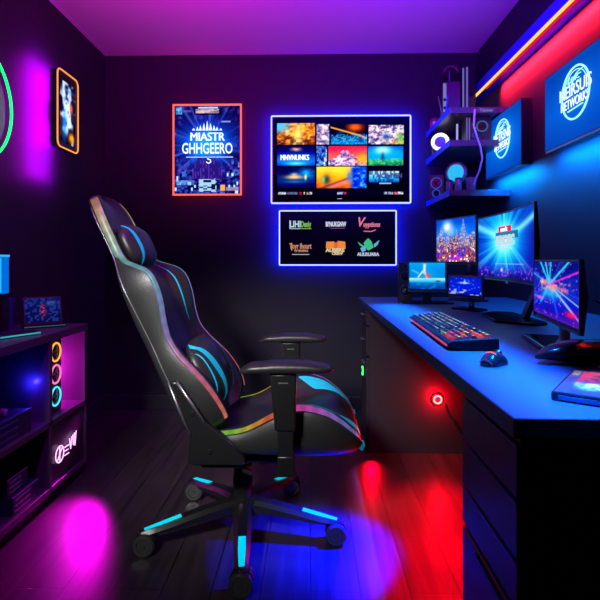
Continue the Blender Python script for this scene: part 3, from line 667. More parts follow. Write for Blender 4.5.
# ------------------------------------------------------------------ desk
DX, DY0, DY1, DZ = .27, .67, 2.845, .79
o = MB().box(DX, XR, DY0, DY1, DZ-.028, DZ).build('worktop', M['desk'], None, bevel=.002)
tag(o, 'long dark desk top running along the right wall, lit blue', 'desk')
DC = thing('drawer_cabinet', (.285, .69, 0), 'tall dark drawer cabinet under the near end of the desk', 'cabinet')
MB().box(.016, .805, 0, .26, .0, .762).build('body', M['deskdark'], DC, bevel=.002)
zz = [(.744, .668), (.663, .583), (.578, .513), (.503, .28), (.275, .03)]
for i, (b, a) in enumerate(zz):
    d = MB().box(0, .018, .006, .254, a, b).build('drawer', M['drawer'], DC, bevel=.0025)
    (MB().box(-.0015, .002, .006, .254, b-.003, b+.0002) if i < 3 else MB().box(-.006, .002, .02, .17, b-.012, b-.004)).build('edge_strip' if i < 3 else 'handle', M['steelblue'] if i < 3 else M['black'], d)
MB().box(.004, .02, .004, .256, .747, .760).build('top_rail', M['drawer'], DC, bevel=.001)
FC = thing('desk_pedestal', (.29, 2.6, 0), 'dark cupboard supporting the far end of the desk by the back wall', 'cabinet')
MB().box(.016, .805, 0, .235, 0, .762).build('body', M['deskdark'], FC, bevel=.002)
for a, b in ((.66, .755), (.50, .65), (.03, .49)):
    d = MB().box(0, .018, .008, .228, a, b).build('drawer' if b > .5 else 'door', M['deskdark'], FC, bevel=.0025)
    if b > .5: MB().tube([(-.001, .08, (a+b)/2), (-.012, .09, (a+b)/2), (-.012, .15, (a+b)/2), (-.001, .16, (a+b)/2)], .004, 6).build('handle', M['silver'], d)
    else:
        for q in (.09, .14): MB().lathe([(.007, 0), (.01, .008), (.004, .012)], 14, Matrix.Translation((0, q, .45)) @ Matrix.Rotation(-PI/2, 4, 'Y')).build('knob', M['silver'], d)
# red ring lamp on the side of the pedestal
RG = thing('ring_lamp', (.655, 2.6, .281), 'small red glowing ring lamp on the side of the far desk cupboard', 'lamp')
MB().lathe([(.031, -.002), (.031, .008), (.02, .010)], 30, MY).build('puck', M['black'], RG, smooth=35)
MB().tube(circ(.019, 36, 0, 0, -.012), .0042, 8, loop=True).build('ring', M['ring_red'], RG, smooth=180)
o = MB().tube([(.69, 2.592, .262), (.70, 2.585, .22), (.73, 2.588, .19), (.745, 2.59, .15), (.80, 2.592, .13), (.83, 2.592, .08), (.85, 2.592, .008)], .004, 6).build('cable', M['blackcable'], None, smooth=90)
tag(o, 'thin dark cable trailing from the red ring lamp to the floor', 'cable')
# green indicator on the pedestal door
GI = thing('indicator_light', (.286, 2.70, .405), 'small green glowing square indicator on the far desk cupboard', 'lamp')
MB().box(-.004, .004, -.03, .03, -.035, .035).build('plate', M['black'], GI)
MB().box(-.009, -.004, -.016, -.008, -.022, .022).box(-.009, -.004, -.016, .012, .013, .022).box(-.009, -.004, -.016, .012, -.022, -.013).build('green_mark', M['green_ind'], GI)

# ------------------------------------------------------------------ monitors on the desk
def monitor(L, R_, z0, z1, label, fn, nx, nz, base, bow=0., st=None, bez=.006, foot=None, name='monitor'):
    cx, cy = (L[0]+R_[0])/2, (L[1]+R_[1])/2; a = math.atan2(R_[1]-L[1], R_[0]-L[0]); w = math.hypot(R_[0]-L[0], R_[1]-L[1])/2
    o = thing(name, (cx, cy, DZ), label, 'monitor', a)
    z0 -= DZ; z1 -= DZ; f = lambda x: bow*(1-(x/w)**2)
    Rr = []
    for x in np.linspace(-w, w, 15 if bow else 2):
        y = f(x); Rr.append([(x, y, z0), (x, y, z1), (x, y+.007, z1), (x, y+.016, (z0+z1)/2), (x, y+.007, z0)])
    MB().loft(Rr).build('case', M['black'], o)
    screen('display', o, M['screen'], -w+bez, w-bez, z0+bez*2.2, z1-bez, -.0014, fn, nx, nz, bow)
    b = MB()
    for za, zb in ((z0, z0+.004), (z1-.003, z1)):
        b.loft([[(x, f(x)-.0024, za), (x, f(x)-.0024, zb), (x, f(x)+.001, zb), (x, f(x)+.001, za)] for x in np.linspace(-w, w, 15)])
    for x in (-w, w-.003): b.box(x, x+.003, -.0024, .001, z0, z1)
    b.build('bezel', M['grey'], o)
    base(o, w, z0, z1)
    return o
def plain_base(fw, fd, fx=0., fy=.03, neck=.02):
    def g(o, w, z0, z1):
        MB().box(fx-neck, fx+neck, fy+.0, fy+.014, .008, z0+.06).build('neck', M['blackgloss'], o, bevel=.003)
        MB().prism([(fx-fw*.8, fy+fd), (fx+fw*.8, fy+fd), (fx+fw, fy-fd), (fx-fw, fy-fd)], 0, .010, 'z').build('foot', M['blackgloss'], o, bevel=.003)
        MB().box(fx-neck, fx+neck, .008, fy+.012, z0+.03, z0+.06).build('mount', M['black'], o)
    return g
def burst(U, V):
    cx, cy = .44, .60; r = ray_m(U, V, cx, cy, 40, 71, 1.5); d = np.hypot((U-cx)*1.5, V-cy)
    im = ramp(d*1.25, [(0, (190, 255, 255)), (.12, (70, 220, 240)), (.35, (25, 170, 205)), (.6, (25, 105, 190)), (1, (30, 40, 140))])
    im = over(im, np.clip((V-.62)*2, 0, 1)*.55*np.clip(d*2, 0, 1), (40, 185, 215))
    im = over(im, (r-.55)*2.4*np.clip(d*2.2, 0, 1)*np.clip(1.3-d, 0, 1), (125, 225, 245)); im = over(im, (.42-r)*2.2*np.clip(d*2, 0, 1), (15, 40, 150))
    im = over(im, line_m(U, V, cx, cy, 1.02, .86, .05)*.75, (160, 235, 240)); im = over(im, line_m(U, V, cx, cy, -.02, .88, .05)*.7, (150, 235, 240))
    im = over(im, gl(U, V, cx, cy, .2, .26)*.85, (205, 255, 255)); im = over(im, np.clip((.22-V)*4, 0, 1)*.8, (48, 28, 130)); n = cells(U, V, 60, 40, 72)
    im = over(im, np.clip((.24-V)*6, 0, 1)*(n > .84), (150, 90, 220)); im = over(im, np.clip((.1-V)*12, 0, 1)*(vnoise(U, V, 20, 10, 73) > .45)*.8, (35, 20, 90))
    im = over(im, box_mask(U, V, .28, .8, .215, .222)*.7, (160, 180, 235)); im = over(im, gl(U, V, .4, .12, .02, .03), (255, 225, 255))
    im = over(im, box_mask(U, V, .34, .57, .72, .80), (205, 30, 75)); return over(im, box_mask(U, V, .29, .69, .595, .72)*.8, (20, 85, 120))
def big_base(o, w, z0, z1):
    MB().loft([[(.16, .01, .0+.01), (.20, .01, .01), (.20, .03, .01), (.16, .03, .01)], [(.235, .05, z0+.04), (.275, .05, z0+.04), (.275, .066, z0+.04), (.235, .066, z0+.04)]]).build('slanted_neck', mat('neck_grey', (.05, .05, .06), .35, .5), o, bevel=.003)
    MB().prism([(-.03, .05), (.30, .05), (.33, -.0), (.24, -.10), (.02, -.08), (-.05, -.02)], 0, .010, 'z').build('foot', M['blackgloss'], o, bevel=.003)
    MB().box(.05, .275, .034, .064, z0+.03, z0+.075).build('mount', M['black'], o, bevel=.002)
    MB().box(-.012, .012, bowc-.004, bowc+.006, z0-.008, z0+.002).build('logo_tab', M['silver'], o)
bowc = .022
big = monitor((.750, 2.25), (.711, 1.6), .918, 1.187, 'largest desk monitor, curved, showing cyan light rays around a red title box', burst, 120, 80, big_base, bow=bowc)
big.children  # lettering on the big screen
w_ = math.hypot(.039, .65)/2
b = MB(); b.add(*text('REMOSIC', .050, -.020, .285, .0165, .003, .215)); b.box(-.10, .06, .0155, .0165, .252, .258); b.build('lettering', glow('slate_letters', (.55, .72, .8), 1.), big)
b = MB(); b.add(*text('ronk', .022, -.03, .329, .0165, .0012, .08)); b.build('lettering', M['white_letters'], big)

def skyline(U, V):
    im = ramp(V+.15*vnoise(U, V, 4, 4, 80), [(0, (120, 50, 150)), (.5, (70, 120, 200)), (.8, (40, 110, 205)), (1, (20, 80, 180))])
    im = over(im, gl(U, V, .3, .82, .13, .14), (235, 245, 250)); im = over(im, gl(U, V, .42, .7, .1, .12)*.6, (170, 215, 240)); im = over(im, gl(U, V, .68, .75, .14, .1)*.5, (40, 170, 230))
    for lay, (h0, s, c0, c1) in enumerate([(.62, 11, (90, 110, 170), (200, 190, 200)), (.48, 14, (70, 60, 120), (235, 190, 150)), (.33, 17, (60, 35, 100), (215, 120, 150)), (.2, 20, (45, 25, 80), (235, 150, 90))]):
        h = h0+.24*(cells(U, V*0, s, 1, 81+lay)-.5)
        if lay == 0: h = h+.28*np.exp(-((U-.72)/.035)**2)+.2*np.exp(-((U-.55)/.03)**2)+.14*np.exp(-((U-.12)/.07)**2)
        n = cells(U, V, s*3, 34, 86+lay)
        im = over(im, (V < h)*.93, ramp(n, [(0, c0), (.6, tuple(.6*x+.4*y for x, y in zip(c0, c1))), (1, c1)]))
    im = over(im, gl(U, V, .52, .1, .16, .05), (240, 60, 215)); im = over(im, (cells(U, V, 34, 26, 95) > .9)*(V < .3), (255, 235, 235)); return over(im, (cells(U, V, 22, 18, 96) > .86)*(V < .4)*.8, (50, 60, 190))
monitor((.700, 2.80), (.806, 2.45), .978, 1.222, 'monitor behind the others showing a colourful city skyline', skyline, 90, 70, plain_base(.10, .06, .05, .05))
def beams(U, V):
    im = ramp(V+.2*vnoise(U, V, 5, 5, 100), [(0, (60, 20, 120)), (.4, (30, 40, 160)), (.7, (25, 45, 150)), (1, (20, 25, 100))])
    cx, cy = .42, .60; r = ray_m(U, V, cx, cy, 46, 101, 1.)
    d = np.hypot(U-cx, V-cy)
    im = over(im, (r-.58)*2.5*np.clip(d*3, 0, 1), (90, 120, 225)); im = over(im, (cells(U, V, 40, 40, 102) > .95)*.6, (200, 130, 230))
    for x, y, wd, c in ((.18, 1.02, .022, (60, 200, 225)), (.32, 1.02, .02, (80, 215, 230)), (.45, 1.02, .022, (60, 190, 220)), (.85, 1.02, .02, (70, 215, 235)), (1.02, .86, .014, (235, 70, 200)), (-.02, .78, .014, (50, 180, 210)), (.2, .25, .03, (60, 160, 225)), (.9, .2, .018, (120, 190, 240)), (1.02, .1, .016, (190, 180, 240)), (.6, .1, .02, (80, 80, 220)), (1.02, .32, .009, (190, 215, 240))):
        im = over(im, line_m(U, V, cx, cy, x, y, wd)*.9, c)
    im = over(im, gl(U, V, .46, .46, .2, .13)*.75, (60, 200, 225)); im = over(im, (vnoise(U, V, 26, 22, 103)-.45)*3*gl(U, V, .48, .58, .32, .12), (240, 150, 150)); im = over(im, gl(U, V, .24, .62, .05, .05), (255, 190, 170))
    im = over(im, line_m(U, V, .3, .62, .78, .52, .03)*.7, (230, 120, 150)); im = over(im, gl(U, V, .15, .32, .14, .03)*.8, (225, 130, 190)); im = over(im, gl(U, V, .86, .16, .1, .05), (215, 40, 100)); return over(im, np.clip((.12-V)*8, 0, 1)*.5, (120, 60, 170))
def right_base(o, w, z0, z1):
    MB().lathe([(.02, .008), (.012, .02), (.012, .055), (.018, .07)], 18, Matrix.Translation((.02, .02, 0))).build('neck', M['silver'], o, smooth=40)
    MB().box(.0, .04, .010, .03, z0+.01, z0+.06).build('mount', M['black'], o)
    MB().prism([(-.13, -.045), (.15, -.045), (.13, .055), (-.11, .055)], 0, .009, 'z').build('foot', M['blackgloss'], o, bevel=.003)
    MB().box(-.13, .15, -.049, -.045, .003, .008).build('foot_trim', mat('violet_trim', (.3, .1, .35), .3, .6), o)
monitor((.642, 1.45), (.560, 1.05), .842, 1.001, 'desk monitor nearest the viewer showing neon light beams', beams, 100, 76, right_base)
def beach(U, V):
    im = ramp(V, [(0, (14, 60, 120)), (.22, (20, 95, 160)), (.30, (90, 170, 205)), (.40, (190, 225, 235)), (.43, (25, 120, 175)), (.75, (20, 125, 190)), (1, (25, 150, 205))])
    im = over(im, gl(U, V, .5, .5, .3, .3)*.4, (60, 190, 220)); im = over(im, line_m(U, V, .08, .72, .25, .6, .03)*.7, (110, 210, 230))
    im = over(im, line_m(U, V, .43, .92, .42, .62, .04), (225, 215, 205)); im = over(im, line_m(U, V, .38, .68, .25, .45, .022), (230, 215, 200)); im = over(im, line_m(U, V, .42, .66, .5, .42, .03), (215, 190, 180))
    im = over(im, gl(U, V, .54, .52, .08, .07), (190, 90, 110)); im = over(im, gl(U, V, .8, .3, .06, .025), (25, 45, 80)); return over(im, (vnoise(U, V, 14, 12, 110) > .68)*(V < .24)*.5, (70, 140, 190))
monitor((.476, 2.45), (.655, 2.425), .846, .993, 'small monitor beside the speaker showing a pale figure over blue water', beach, 60, 46, plain_base(.12, .05, .0, .0))
def sea(U, V):
    im = ramp(V+.1*vnoise(U, V, 6, 6, 112), [(0, (20, 30, 130)), (.5, (20, 45, 175)), (1, (25, 40, 150))])
    im = over(im, gl(U, V, .48, .66, .16, .05), (210, 235, 250)); im = over(im, gl(U, V, .5, .75, .03, .1), (160, 200, 240)); im = over(im, (vnoise(U, V, 10, 8, 113) > .66)*(V < .3)*.8, (180, 180, 215)); return over(im, (cells(U, V, 24, 16, 114) > .95)*.7, (80, 130, 230))
monitor((.601, 2.19), (.690, 2.02), .842, .935, 'smallest monitor under the big one showing a deep blue sea scene', sea, 50, 34, plain_base(.075, .035, .01, .02, .012))

# speaker
o = place('desk_speaker', .478, 2.535, DZ, 'tall dark two-cone speaker at the far left end of the desk', 'speaker', -.12)
MB().box(-.034, .034, -.03, .06, 0, .198).build('cabinet', M['black'], o, bevel=.004)
for cz, r in ((.060, .029), (.130, .026), (.180, .012)):
    d = MB().lathe([(r, 0), (r, .005), (r*.85, .006), (r*.72, .001), (r*.35, .0), (.001, .005)], 28, Matrix.Translation((0, -.03, cz)) @ MY).build('cone', M['blackgloss'], o, smooth=35)
    MB().tube(circ(r*.93, 30, 0, cz, -.036), .0018, 6, loop=True).build('cone_ring', mat('violet_ring', (.12, .1, .3), .3, .5), d)

# keyboard
KB = thing('keyboard', (.385, 1.43, DZ), 'black gaming keyboard with colourful lit keys and a red light along its front', 'keyboard', -PI/2-.035)
kl, kd = .272, .058
MB().prism([(-kd, .008), (-kd, .018), (-kd+.010, .023), (kd-.004, .030), (kd, .027), (kd, .004), (-kd+.02, .003)], -kl, kl, 'x').build('case', M['mattblack'], KB, bevel=.002)
for x in (-kl+.03, kl-.03):
    for y in (-kd+.025, kd-.02): MB().box(x-.015, x+.015, y-.006, y+.006, 0, .005).build('foot', M['blackcable'], KB)
MB().box(-kl+.01, kl-.01, -kd-.002, -kd+.002, .009, .014).build('light_line', glow('red_line', (.75, .06, .14), .7), KB)
b = MB(); cols = []; b2 = MB(); cols2 = []
for r in range(6):
    n = 23 if r else 20
    y0 = kd-.013-r*.0162; zt = .0315-.0014*r
    for k in range(n):
        x0 = -kl+.012+k*(2*kl-.024)/n; x1 = x0+(2*kl-.024)/n-.003
        if 16 <= k <= 16 or k == 20 and r == 0: continue
        d = .0135; nv = len(b.v)
        b.loft([[(x0, y0-d, zt-.008), (x1, y0-d, zt-.008), (x1, y0, zt-.008), (x0, y0, zt-.008)], [(x0+.003, y0-d+.002, zt+.004), (x1-.003, y0-d+.002, zt+.004), (x1-.003, y0-.003, zt+.004), (x0+.003, y0-.003, zt+.004)]])
        q = rnd.random()
        if k > 17: c = rnd.choice([(200, 25, 35), (220, 80, 30), (150, 20, 60), (40, 160, 40), (70, 30, 110), (25, 25, 45)])
        elif q < .10: c = rnd.choice([(150, 60, 90), (140, 110, 40), (60, 130, 90), (130, 50, 50)])
        else: c = rnd.choice([(44, 62, 110), (30, 42, 80), (60, 90, 120), (24, 30, 56)])
        cols += [[v*(1.3 if k > 17 else .7) for v in lin(*c)]]*8
        if q < .75:
            b.box(x0+.006, x1-.006, y0-.009, y0-.005, zt+.0038, zt+.0046)
            cols += [[2.2*v for v in lin(*(rnd.choice([(150, 200, 215), (120, 170, 220), (190, 190, 200), (90, 130, 210)]) if k < 18 else rnd.choice([(255, 120, 60), (255, 70, 90), (120, 255, 90)])))]]*8
ko = b.build('keycaps', mat('keycap', (0, 0, 0), .4, es=.55, attr=True), KB); paint(ko, cols)

# mouse
o = place('mouse', .368, 1.01, DZ, 'black gaming mouse with a thin red light on its back', 'mouse', math.radians(40)); o.scale = (.70,)*3
Rr = []
for q in np.linspace(0, 1, 19):
    x = -.05+.1*q; e = max(.08, (1-abs(2*q-1)**2.6))**.5; h = (.026+.012*math.sin(PI*min(1, q*1.15)))*e; w = (.029+.003*math.cos(2*PI*q))*e
    Rr.append([(x, w*math.copysign(abs(math.cos(a))**.75, math.cos(a)), h*max(0, math.sin(a))**.8+.001) for a in np.linspace(0, PI, 15)])
MB().loft(Rr).build('body', M['blackgloss'], o, smooth=70)
MB().lathe([(.008, -.004), (.009, 0), (.008, .004)], 18, Matrix.Translation((.028, 0, .031)) @ Matrix.Rotation(PI/2, 4, 'X')).build('scroll_wheel', M['grey'], o)
MB().tube([(-.018, y, .039-abs(y)*.25) for y in np.linspace(-.016, .016, 9)], .0014, 5).build('light_line', M['red_led'], o)
MB().tube([(-.046, -.02+.04*k/8, .011+.010*math.sin(PI*k/8)) for k in range(9)], .001, 5).build('rear_glow', glow('dim_violet', (.2, .05, .2), .5), o)

# soundbar lying behind the mouse, cable, printed case
o = place('soundbar', .70, 1.045, DZ, 'black rounded bar speaker lying on the desk below the nearest monitor', 'speaker', .07)
Rr = []
for q in np.linspace(0, 1, 25):
    x = -.245+.5*q; e = min(1, (q*6.5)**.5) if q < .153 else min(1., ((1-q)*8)**.5); e = max(.12, e)
    hy, hz = .036*e, .023*e
    Rr.append([(x, hy*math.cos(a)-.006*(1-e), .0245*e**.3+hz*math.sin(a)) for a in np.linspace(0, 2*PI, 20, endpoint=False)])
MB().loft(Rr).build('body', M['blackgloss'], o, smooth=60)
for x in (-.1, .12): MB().box(x-.02, x+.02, -.02, .02, 0, .006).build('foot', M['black'], o)
MB().box(-.1, .2, -.035, -.032, .014, .026).build('grille', M['black'], o)
o = MB().tube([(.70, 1.16, .86), (.655, 1.08, .853), (.618, 1.005, .844), (.600, .988, .820), (.590, .982, .797), (.57, .975, .795), (.552, .97, .795)], .0028, 8).build('cable', M['cable'], None, smooth=90)
tag(o, 'thin pale cable looping over the black bar speaker onto the desk', 'cable')
o = MB().tube([(.70, 1.24, .90), (.74, 1.16, .86), (.79, 1.10, .845), (.84, 1.14, .80), (.93, 1.2, .796), (1.07, 1.26, .796)], .004, 8).build('cable', M['blackcable'], None, smooth=90)
tag(o, 'thick black cable running behind the nearest monitor to the wall', 'cable')
def cover_art(U, V):
    im = ramp(V+.1*vnoise(U, V, 4, 4, 120), [(0, (30, 40, 90)), (.3, (40, 50, 110)), (.5, (150, 40, 50)), (.8, (215, 45, 45)), (1, (200, 60, 50))])
    im = over(im, line_m(U, V, .1, .38, .9, .48, .06), (225, 215, 215)); im = over(im, line_m(U, V, .3, .25, .8, .4, .04), (200, 190, 200)); im = over(im, gl(U, V, .3, .3, .1, .1), (225, 225, 240)); im = over(im, gl(U, V, .62, .7, .12, .06), (50, 30, 40))
    im = over(im, gl(U, V, .82, .92, .15, .06), (215, 190, 170)); im = over(im, box_mask(U, V, .0, .12, .0, 1)*.8, (60, 45, 55)); im = over(im, box_mask(U, V, .02, .1, .75, .95), (170, 120, 60)); return over(im, (vnoise(U, V, 18, 16, 121) > .66)*.5, (20, 20, 40))
GC = thing('game_case', (.36, .757, DZ), 'flat printed game case with red and white art near the desk corner', 'game case', math.atan2(-.59, .81))
MB().box(0, .139, 0, .187, 0, .013).build('case', M['blackgloss'], GC, bevel=.002)
so = screen('cover', GC, M['cover'], .004, .135, 0, .18, 0, cover_art, 60, 80)
for v in so.data.vertices: v.co = (v.co.x, v.co.z+.0035, .0136)
b = MB(); b.box(.01, .13, -.0008, .0004, .003, .009); b.build('spine_label', mat('spine_blue', (.12, .16, .3), .4), GC)

# ------------------------------------------------------------------ left shelf unit and what it holds
SY0, SY1, SX1 = 1.05, 2.35, -1.06
SU = thing('shelf_unit', (SX1, SY0, 0), 'low dark open shelf unit along the left wall', 'shelf unit')
dd = XL+.016-SX1; L_ = SY1-SY0
MB().box(dd, .004, 0, L_+.002, .668, .70).build('top', M['shelf'], SU, bevel=.002)
MB().box(dd, 0, 0, L_, .045, .07).build('bottom_panel', M['shelf'], SU, bevel=.002)
MB().box(dd+.02, -.02, .02, L_-.02, 0, .045).build('plinth', M['black'], SU)
MB().box(dd, 0, 0, L_, .318, .342).build('middle_shelf', M['shelf'], SU, bevel=.002)
for y in (0, .974-.012, L_-.022): MB().box(dd, 0, y, y+.022, .07, .668).build('divider', M['shelf'], SU, bevel=.002)
MB().box(dd, dd+.008, 0, L_, .07, .668).build('back_panel', M['black'], SU)
fd = MB().box(-.022, -.006, .988, L_-.024, .074, .314).build('flap_door', M['deskdark'], SU, bevel=.002)
# neon sign on the flap door
NS = thing('neon_sign', (SX1-.006, 2.04, .12), 'white-pink neon sign on the flap door of the left shelf unit', 'neon sign', PI/2)
b = MB(); T = lambda pts: b.tube([(x, -.010, z) for x, z in pts], .0022, 6)
b.tube([(x, -.010, z) for x, _, z in circ(.034, 26, .045, .062)], .0022, 6, loop=True)
T([(.045, .096), (.045, .028)]); T([(.045, .062), (.068, .085)]); T([(.045, .062), (.022, .036)])
T([(.085, .075), (.125, .073)]); T([(.088, .058), (.118, .056)]); T([(.085, .040), (.125, .038)])
T([(.130, .098), (.140, .05), (.152, .1)]); T([(.162, .104), (.165, .056)]); T([(.175, .108), (.180, .05), (.192, .112)])
b.build('neon_tube', M['pink_neon'], NS, smooth=90)
MB().box(.03, .19, -.007, .0, .06, .066).build('mounting_bar', M['black'], NS)
# tower with three ring fans
FT = thing('fan_tower', (-1.10, 2.127, .342), 'slim black tower with orange, magenta and cyan ring fans inside the left shelf', 'computer', PI/2)
MB().box(-.058, .058, 0, .20, .0, .324).build('case', M['black'], FT, bevel=.003)
for cz, rk in ((.262, 'ring_or'), (.167, 'ring_mg'), (.072, 'ring_cy')):
    f = MB().lathe([(.042, 0), (.042, .004), (.036, .004), (.034, .001), (.001, .001)], 32, Matrix.Translation((0, 0, cz)) @ MY).build('fan', M['blackgloss'], FT, smooth=30)
    MB().tube(circ(.039, 36, 0, cz, -.006), .0040, 8, loop=True).build('light_ring', M[rk], f, smooth=180)
    b = MB()
    for k in range(3):
        a = k*2*PI/3+.5; b.tube([(.005*math.cos(a), -.004, cz+.005*math.sin(a)), (.03*math.cos(a+.5), -.004, cz+.03*math.sin(a+.5))], .004, 6)
    b.build('blades', M['grey'], f)
MB().box(-.05, .05, .20, .206, .02, .30).build('rear_light_strip', glow('magenta_strip', (1., .02, .75), 1.), FT)
# box on the middle shelf, two boxes below
def carton(x, y, z, w, d, h, label, group, edge, rz):
    o = thing('storage_box', (x, y, z), label, 'box', rz, group)
    MB().box(-w, w, -d, d, 0, h).build('carton', mat('navy_carton', (.02, .03, .06), .35), o, bevel=.002)
    b = MB()
    for q in (.2, .5, .8): b.box(-w*.85, w*.3, -d-.0012, -d, h*q-.003, h*q+.003)
    b.build('printed_lines', edge, o)
    MB().box(-w, w, -d, -d+.004, h, h+.002).build('lid_edge', edge, o)
    return o
teal = mat('dull_blue_print', (.06, .16, .3), .4); pale = mat('pale_print', (.3, .28, .33), .4)
carton(-1.18, 1.78, .342, .135, .10, .085, 'flat navy box with blue printed bands on the middle shelf', None, teal, PI/2)
o = place('game_pad', -1.16, 1.80, .429, 'small pale controller lying on the navy box', 'controller', .4)
MB().prism([(-.05, .0), (-.035, .025), (.035, .025), (.05, .0), (.042, -.035), (.025, -.008), (-.025, -.008), (-.042, -.035)], 0, .022, 'z').build('shell', mat('grey_shell', (.22, .2, .2), .4), o, bevel=.006)
for x in (-.02, .02): MB().lathe([(.006, .022), (.008, .030), (.006, .031)], 14, Matrix.Translation((x, .004, 0))).build('thumb_stick', M['black'], o)
carton(-1.16, 1.87, .07, .085, .085, .066, 'dark box with pale lettering lines on the bottom shelf, under another box', 'dark boxes on the bottom shelf', pale, PI/2)
carton(-1.17, 1.85, .138, .065, .075, .060, 'smaller dark box stacked on top of another on the bottom shelf', 'dark boxes on the bottom shelf', pale, PI/2)
# devices on top of the shelf unit
TB = thing('tablet_dock', (-1.195, 2.215, .70), 'dark tablet standing tilted in a dock on the left shelf unit', 'tablet', math.radians(38))
MB().box(-.085, .085, -.04, .05, 0, .016).build('dock', M['blackgloss'], TB, bevel=.003)
MB().box(-.082, .082, -.044, -.040, .006, .010).build('dock_edge', glow('dim_teal_edge', (.05, .2, .25), .4), TB)
def tab_art(U, V):
    im = ramp(V, [(0, (18, 22, 60)), (1, (26, 30, 78))]); im = over(im, (cells(U, V, 16, 14, 130) > .66)*.5, (60, 80, 150)); im = over(im, gl(U, V, .5, .5, .08, .25)*(cells(U, V, 18, 22, 131) > .4), (190, 70, 80)); return over(im, gl(U, V, .75, .75, .14, .12)*.35, (110, 150, 200))
tb = MB().box(-.078, .078, -.005, .005, 0, .125).build('tablet', M['black'], TB, bevel=.002); tb.location = (0, .0, .014); tb.rotation_euler = (-.32, 0, 0)
screen('display', tb, M['screen'], -.072, .072, .008, .118, -.0056, tab_art, 50, 40)
o = place('navy_case', -1.333, 2.15, .70, 'plain navy case standing behind the tablet on the left shelf unit', 'box', math.radians(20))
MB().box(-.035, .035, -.03, .03, 0, .135).build('body', mat('navy_paint', (.02, .03, .14), .5), o, bevel=.004)
MB().box(-.03, .03, -.032, -.030, .02, .115).build('front_panel', mat('navy_front', (.015, .022, .10), .4), o)
LM = thing('aquarium_lamp', (-1.305, 2.065, .70), 'blue glowing column lamp on a dark pedestal at the left picture edge', 'lamp', .2)
MB().box(-.03, .03, -.03, .03, 0, .155).build('pedestal', M['black'], LM, bevel=.004)
MB().box(-.03, .03, -.035, .03, .158, .315).build('glowing_column', mat('blue_acrylic', (.0, .05, .2), .2, emit=(.0, .16, .75), es=.9), LM, bevel=.003)
MB().box(.014, .024, -.0365, -.034, .165, .308).build('bright_edge', M['cyan_glow'], LM)
MB().box(-.032, .032, -.037, .032, .153, .160).build('collar', M['black'], LM); MB().box(-.032, .032, -.037, .032, .313, .322).build('cap', M['cyan_glow'], LM)
o = place('keypad', -1.165, 1.955, .70, 'low dark keypad with a cyan lit edge on the left shelf unit', 'keypad', math.radians(62))
MB().box(-.09, .075, -.045, .045, 0, .016).build('case', M['black'], o, bevel=.004); MB().box(-.088, .073, -.047, -.045, .004, .010).build('light_edge', glow('teal_edge', (.05, .45, .55), .8), o)
MB().box(-.06, .06, -.03, .03, .016, .019).build('pad', mat('pad_navy', (.02, .03, .07), .3), o)

# ------------------------------------------------------------------ lights
def light(kind, name, loc, aim, energy, col, size=.2, size_y=None, spot=None, blend=.6, spread=None):
    l = bpy.data.lights.new(name, kind); l.energy = energy; l.color = col
    if kind == 'AREA':
        l.size = size
        if size_y: l.shape = 'RECTANGLE'; l.size_y = size_y
        if spread: l.spread = math.radians(spread)
    else: l.shadow_soft_size = size
    if kind == 'SPOT': l.spot_size = math.radians(spot); l.spot_blend = blend
    o = bpy.data.objects.new(name, l); COL.objects.link(o); o.location = loc
    o.rotation_euler = (Vector(aim)-Vector(loc)).to_track_quat('-Z', 'Y').to_euler()
    return o
# coloured up-lights washing the ceiling
light('AREA', 'ceiling_wash_magenta', (-.6, 1.6, 1.78), (-.55, 2.4, 2.37), 14.5, (.95, .0, .78), .5, .3, spread=120)
light('AREA', 'ceiling_wash_violet', (.4, 1.7, 1.78), (.5, 2.7, 2.37), 19, (.17, .0, 1.), .5, .3, spread=120)
# added unseen spots: neutral light for the chair and the game case
light('SPOT', 'chair_fill', (-.85, -.3, 1.9), (-.40, 1.7, .72), 390, (1., .99, .97), .2, spot=34, blend=.9)
light('SPOT', 'game_case_fill', (.56, .80, 2.3), (.50, .79, .79), 75, (1., .95, .92), .03, spot=11, blend=.7)
# added unseen overhead light that throws blue onto the desk
light('AREA', 'desk_blue_fill', (.375, 1.5, 2.3), (.375, 1.5, .79), 24, (.0, .17, 1.), .04, 1.7, spread=10)
# added unseen spots for the coloured floor glows
light('SPOT', 'floor_blue', (.24, 1.80, .33), (.08, 1.76, 0), 430, (.0, .004, 1.), .02, spot=84, blend=1.)
light('SPOT', 'floor_red', (.60, 2.1, .70), (.52, 1.98, 0), 270, (1., .0, .008), .03, spot=55, blend=1.)
light('SPOT', 'floor_red', (.60, 1.62, .60), (.47, 1.58, 0), 290, (1., .0, .012), .03, spot=60, blend=1.)
light('SPOT', 'pedestal_red', (.315, 2.588, .085), (.285, 2.30, 0), 6, (1., .0, .01), .004, spot=60, blend=1.)
light('SPOT', 'floor_magenta', (-1.04, 2.34, .28), (-.975, 1.78, 0), 55, (1., .0, .85), .05, spot=46, blend=1.)
light('POINT', 'ring_glow', (.655, 2.55, .281), (0, 0, 0), 7, (1., .0, .01), .005)
light('AREA', 'poster_glow', (XL+.05, 2.58, 1.785), (XL, 2.58, 1.785), 5, (.75, .0, 1.), .06, .40)
light('AREA', 'poster_glow_wide', (XL+.05, 2.54, 1.72), (XL, 2.54, 1.72), 9, (.6, .0, 1.), .2, .60)

light('POINT', 'shelf_glow', (-1.3, 2.26, .48), (0, 0, 0), 13, (1., .02, .8), .01)
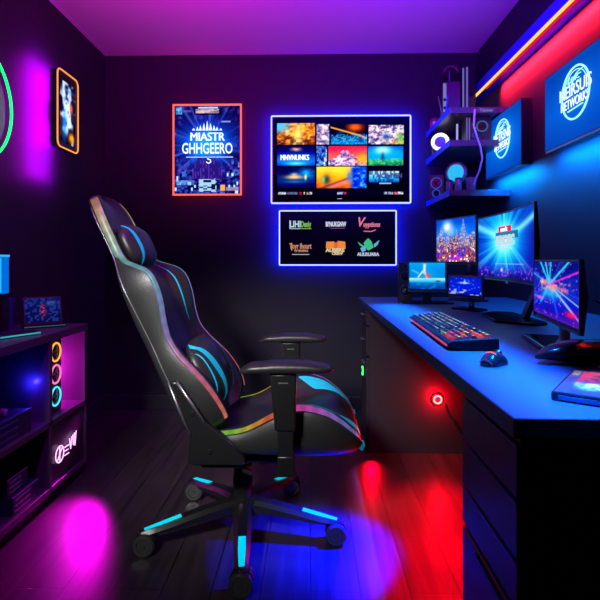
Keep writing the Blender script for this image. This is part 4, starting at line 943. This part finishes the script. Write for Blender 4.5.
# added unseen lights edging the television and the logo panel, turned to the wall
for nm, cx, z0, z1, hw in (('tv_glow', .1985, 1.371, 1.96, .4615), ('panel_glow', .1785, .967, 1.327, .3885)):
    for z, dz in ((z1+.012, .05), (z0-.012, -.05)): light('AREA', nm, (cx, YB-.055, z), (cx, YB, z+dz*.5), 2.9 if nm[0] == 't' else 1.9, (.0, .01, 1.), 2*hw, .012)
    for sx in (-1, 1): light('AREA', nm, (cx+sx*(hw+.012), YB-.055, (z0+z1)/2), (cx+sx*(hw+.037), YB, (z0+z1)/2), 2.9 if nm[0] == 't' else 1.9, (.0, .01, 1.), .012, z1-z0)
# light strips hidden under the ledge and unseen below the wall screens, turned to the wall
light('AREA', 'ledge_red', (1.055, 1.84, 2.012), (1.10, 1.84, 1.965), 85, (1., .01, .02), 2.1, .02, spread=85)
light('SPOT', 'corner_blue', (.35, 1.9, 2.32), (.88, 3.0, 1.7), 130, (.0, .1, 1.), .05, spot=32, blend=.9)  # added unseen spot that turns the corner shelves blue
light('SPOT', 'shelf_wash', (-.45, .9, 2.33), (-1.2, 2.0, .75), 95, (.62, .0, 1.), .05, spot=46, blend=1.)  # added unseen purple spot on the left shelf unit and wall
light('POINT', 'compartment_blue', (-1.13, 1.985, .50), (0, 0, 0), .8, (.03, .02, 1.), .008)
for y in (2.75, 2.0): light('AREA', 'wall_screen_glow', (1.035, y, 1.455), (1.10, y, 1.33), 11, (.0, .22, 1.), .5, .03)

w = bpy.data.worlds.new('World'); SC.world = w; w.use_nodes = True
w.node_tree.nodes['Background'].inputs['Color'].default_value = (.02, .01, .04, 1); w.node_tree.nodes['Background'].inputs['Strength'].default_value = .05

# ------------------------------------------------------------------ camera
cam = bpy.data.cameras.new('camera'); cam.sensor_width = 36; cam.lens = 30.; cam.shift_y = -40/600; cam.clip_start = .02
co = bpy.data.objects.new('camera', cam); COL.objects.link(co); co.location = (0, 0, 1.0); co.rotation_euler = (PI/2, 0, math.atan(10.5/500))
SC.camera = co
SC.view_settings.view_transform = 'Standard'; SC.view_settings.look = 'None'; SC.view_settings.gamma = 1; SC.view_settings.use_curve_mapping = False
SC.view_settings.exposure = 0
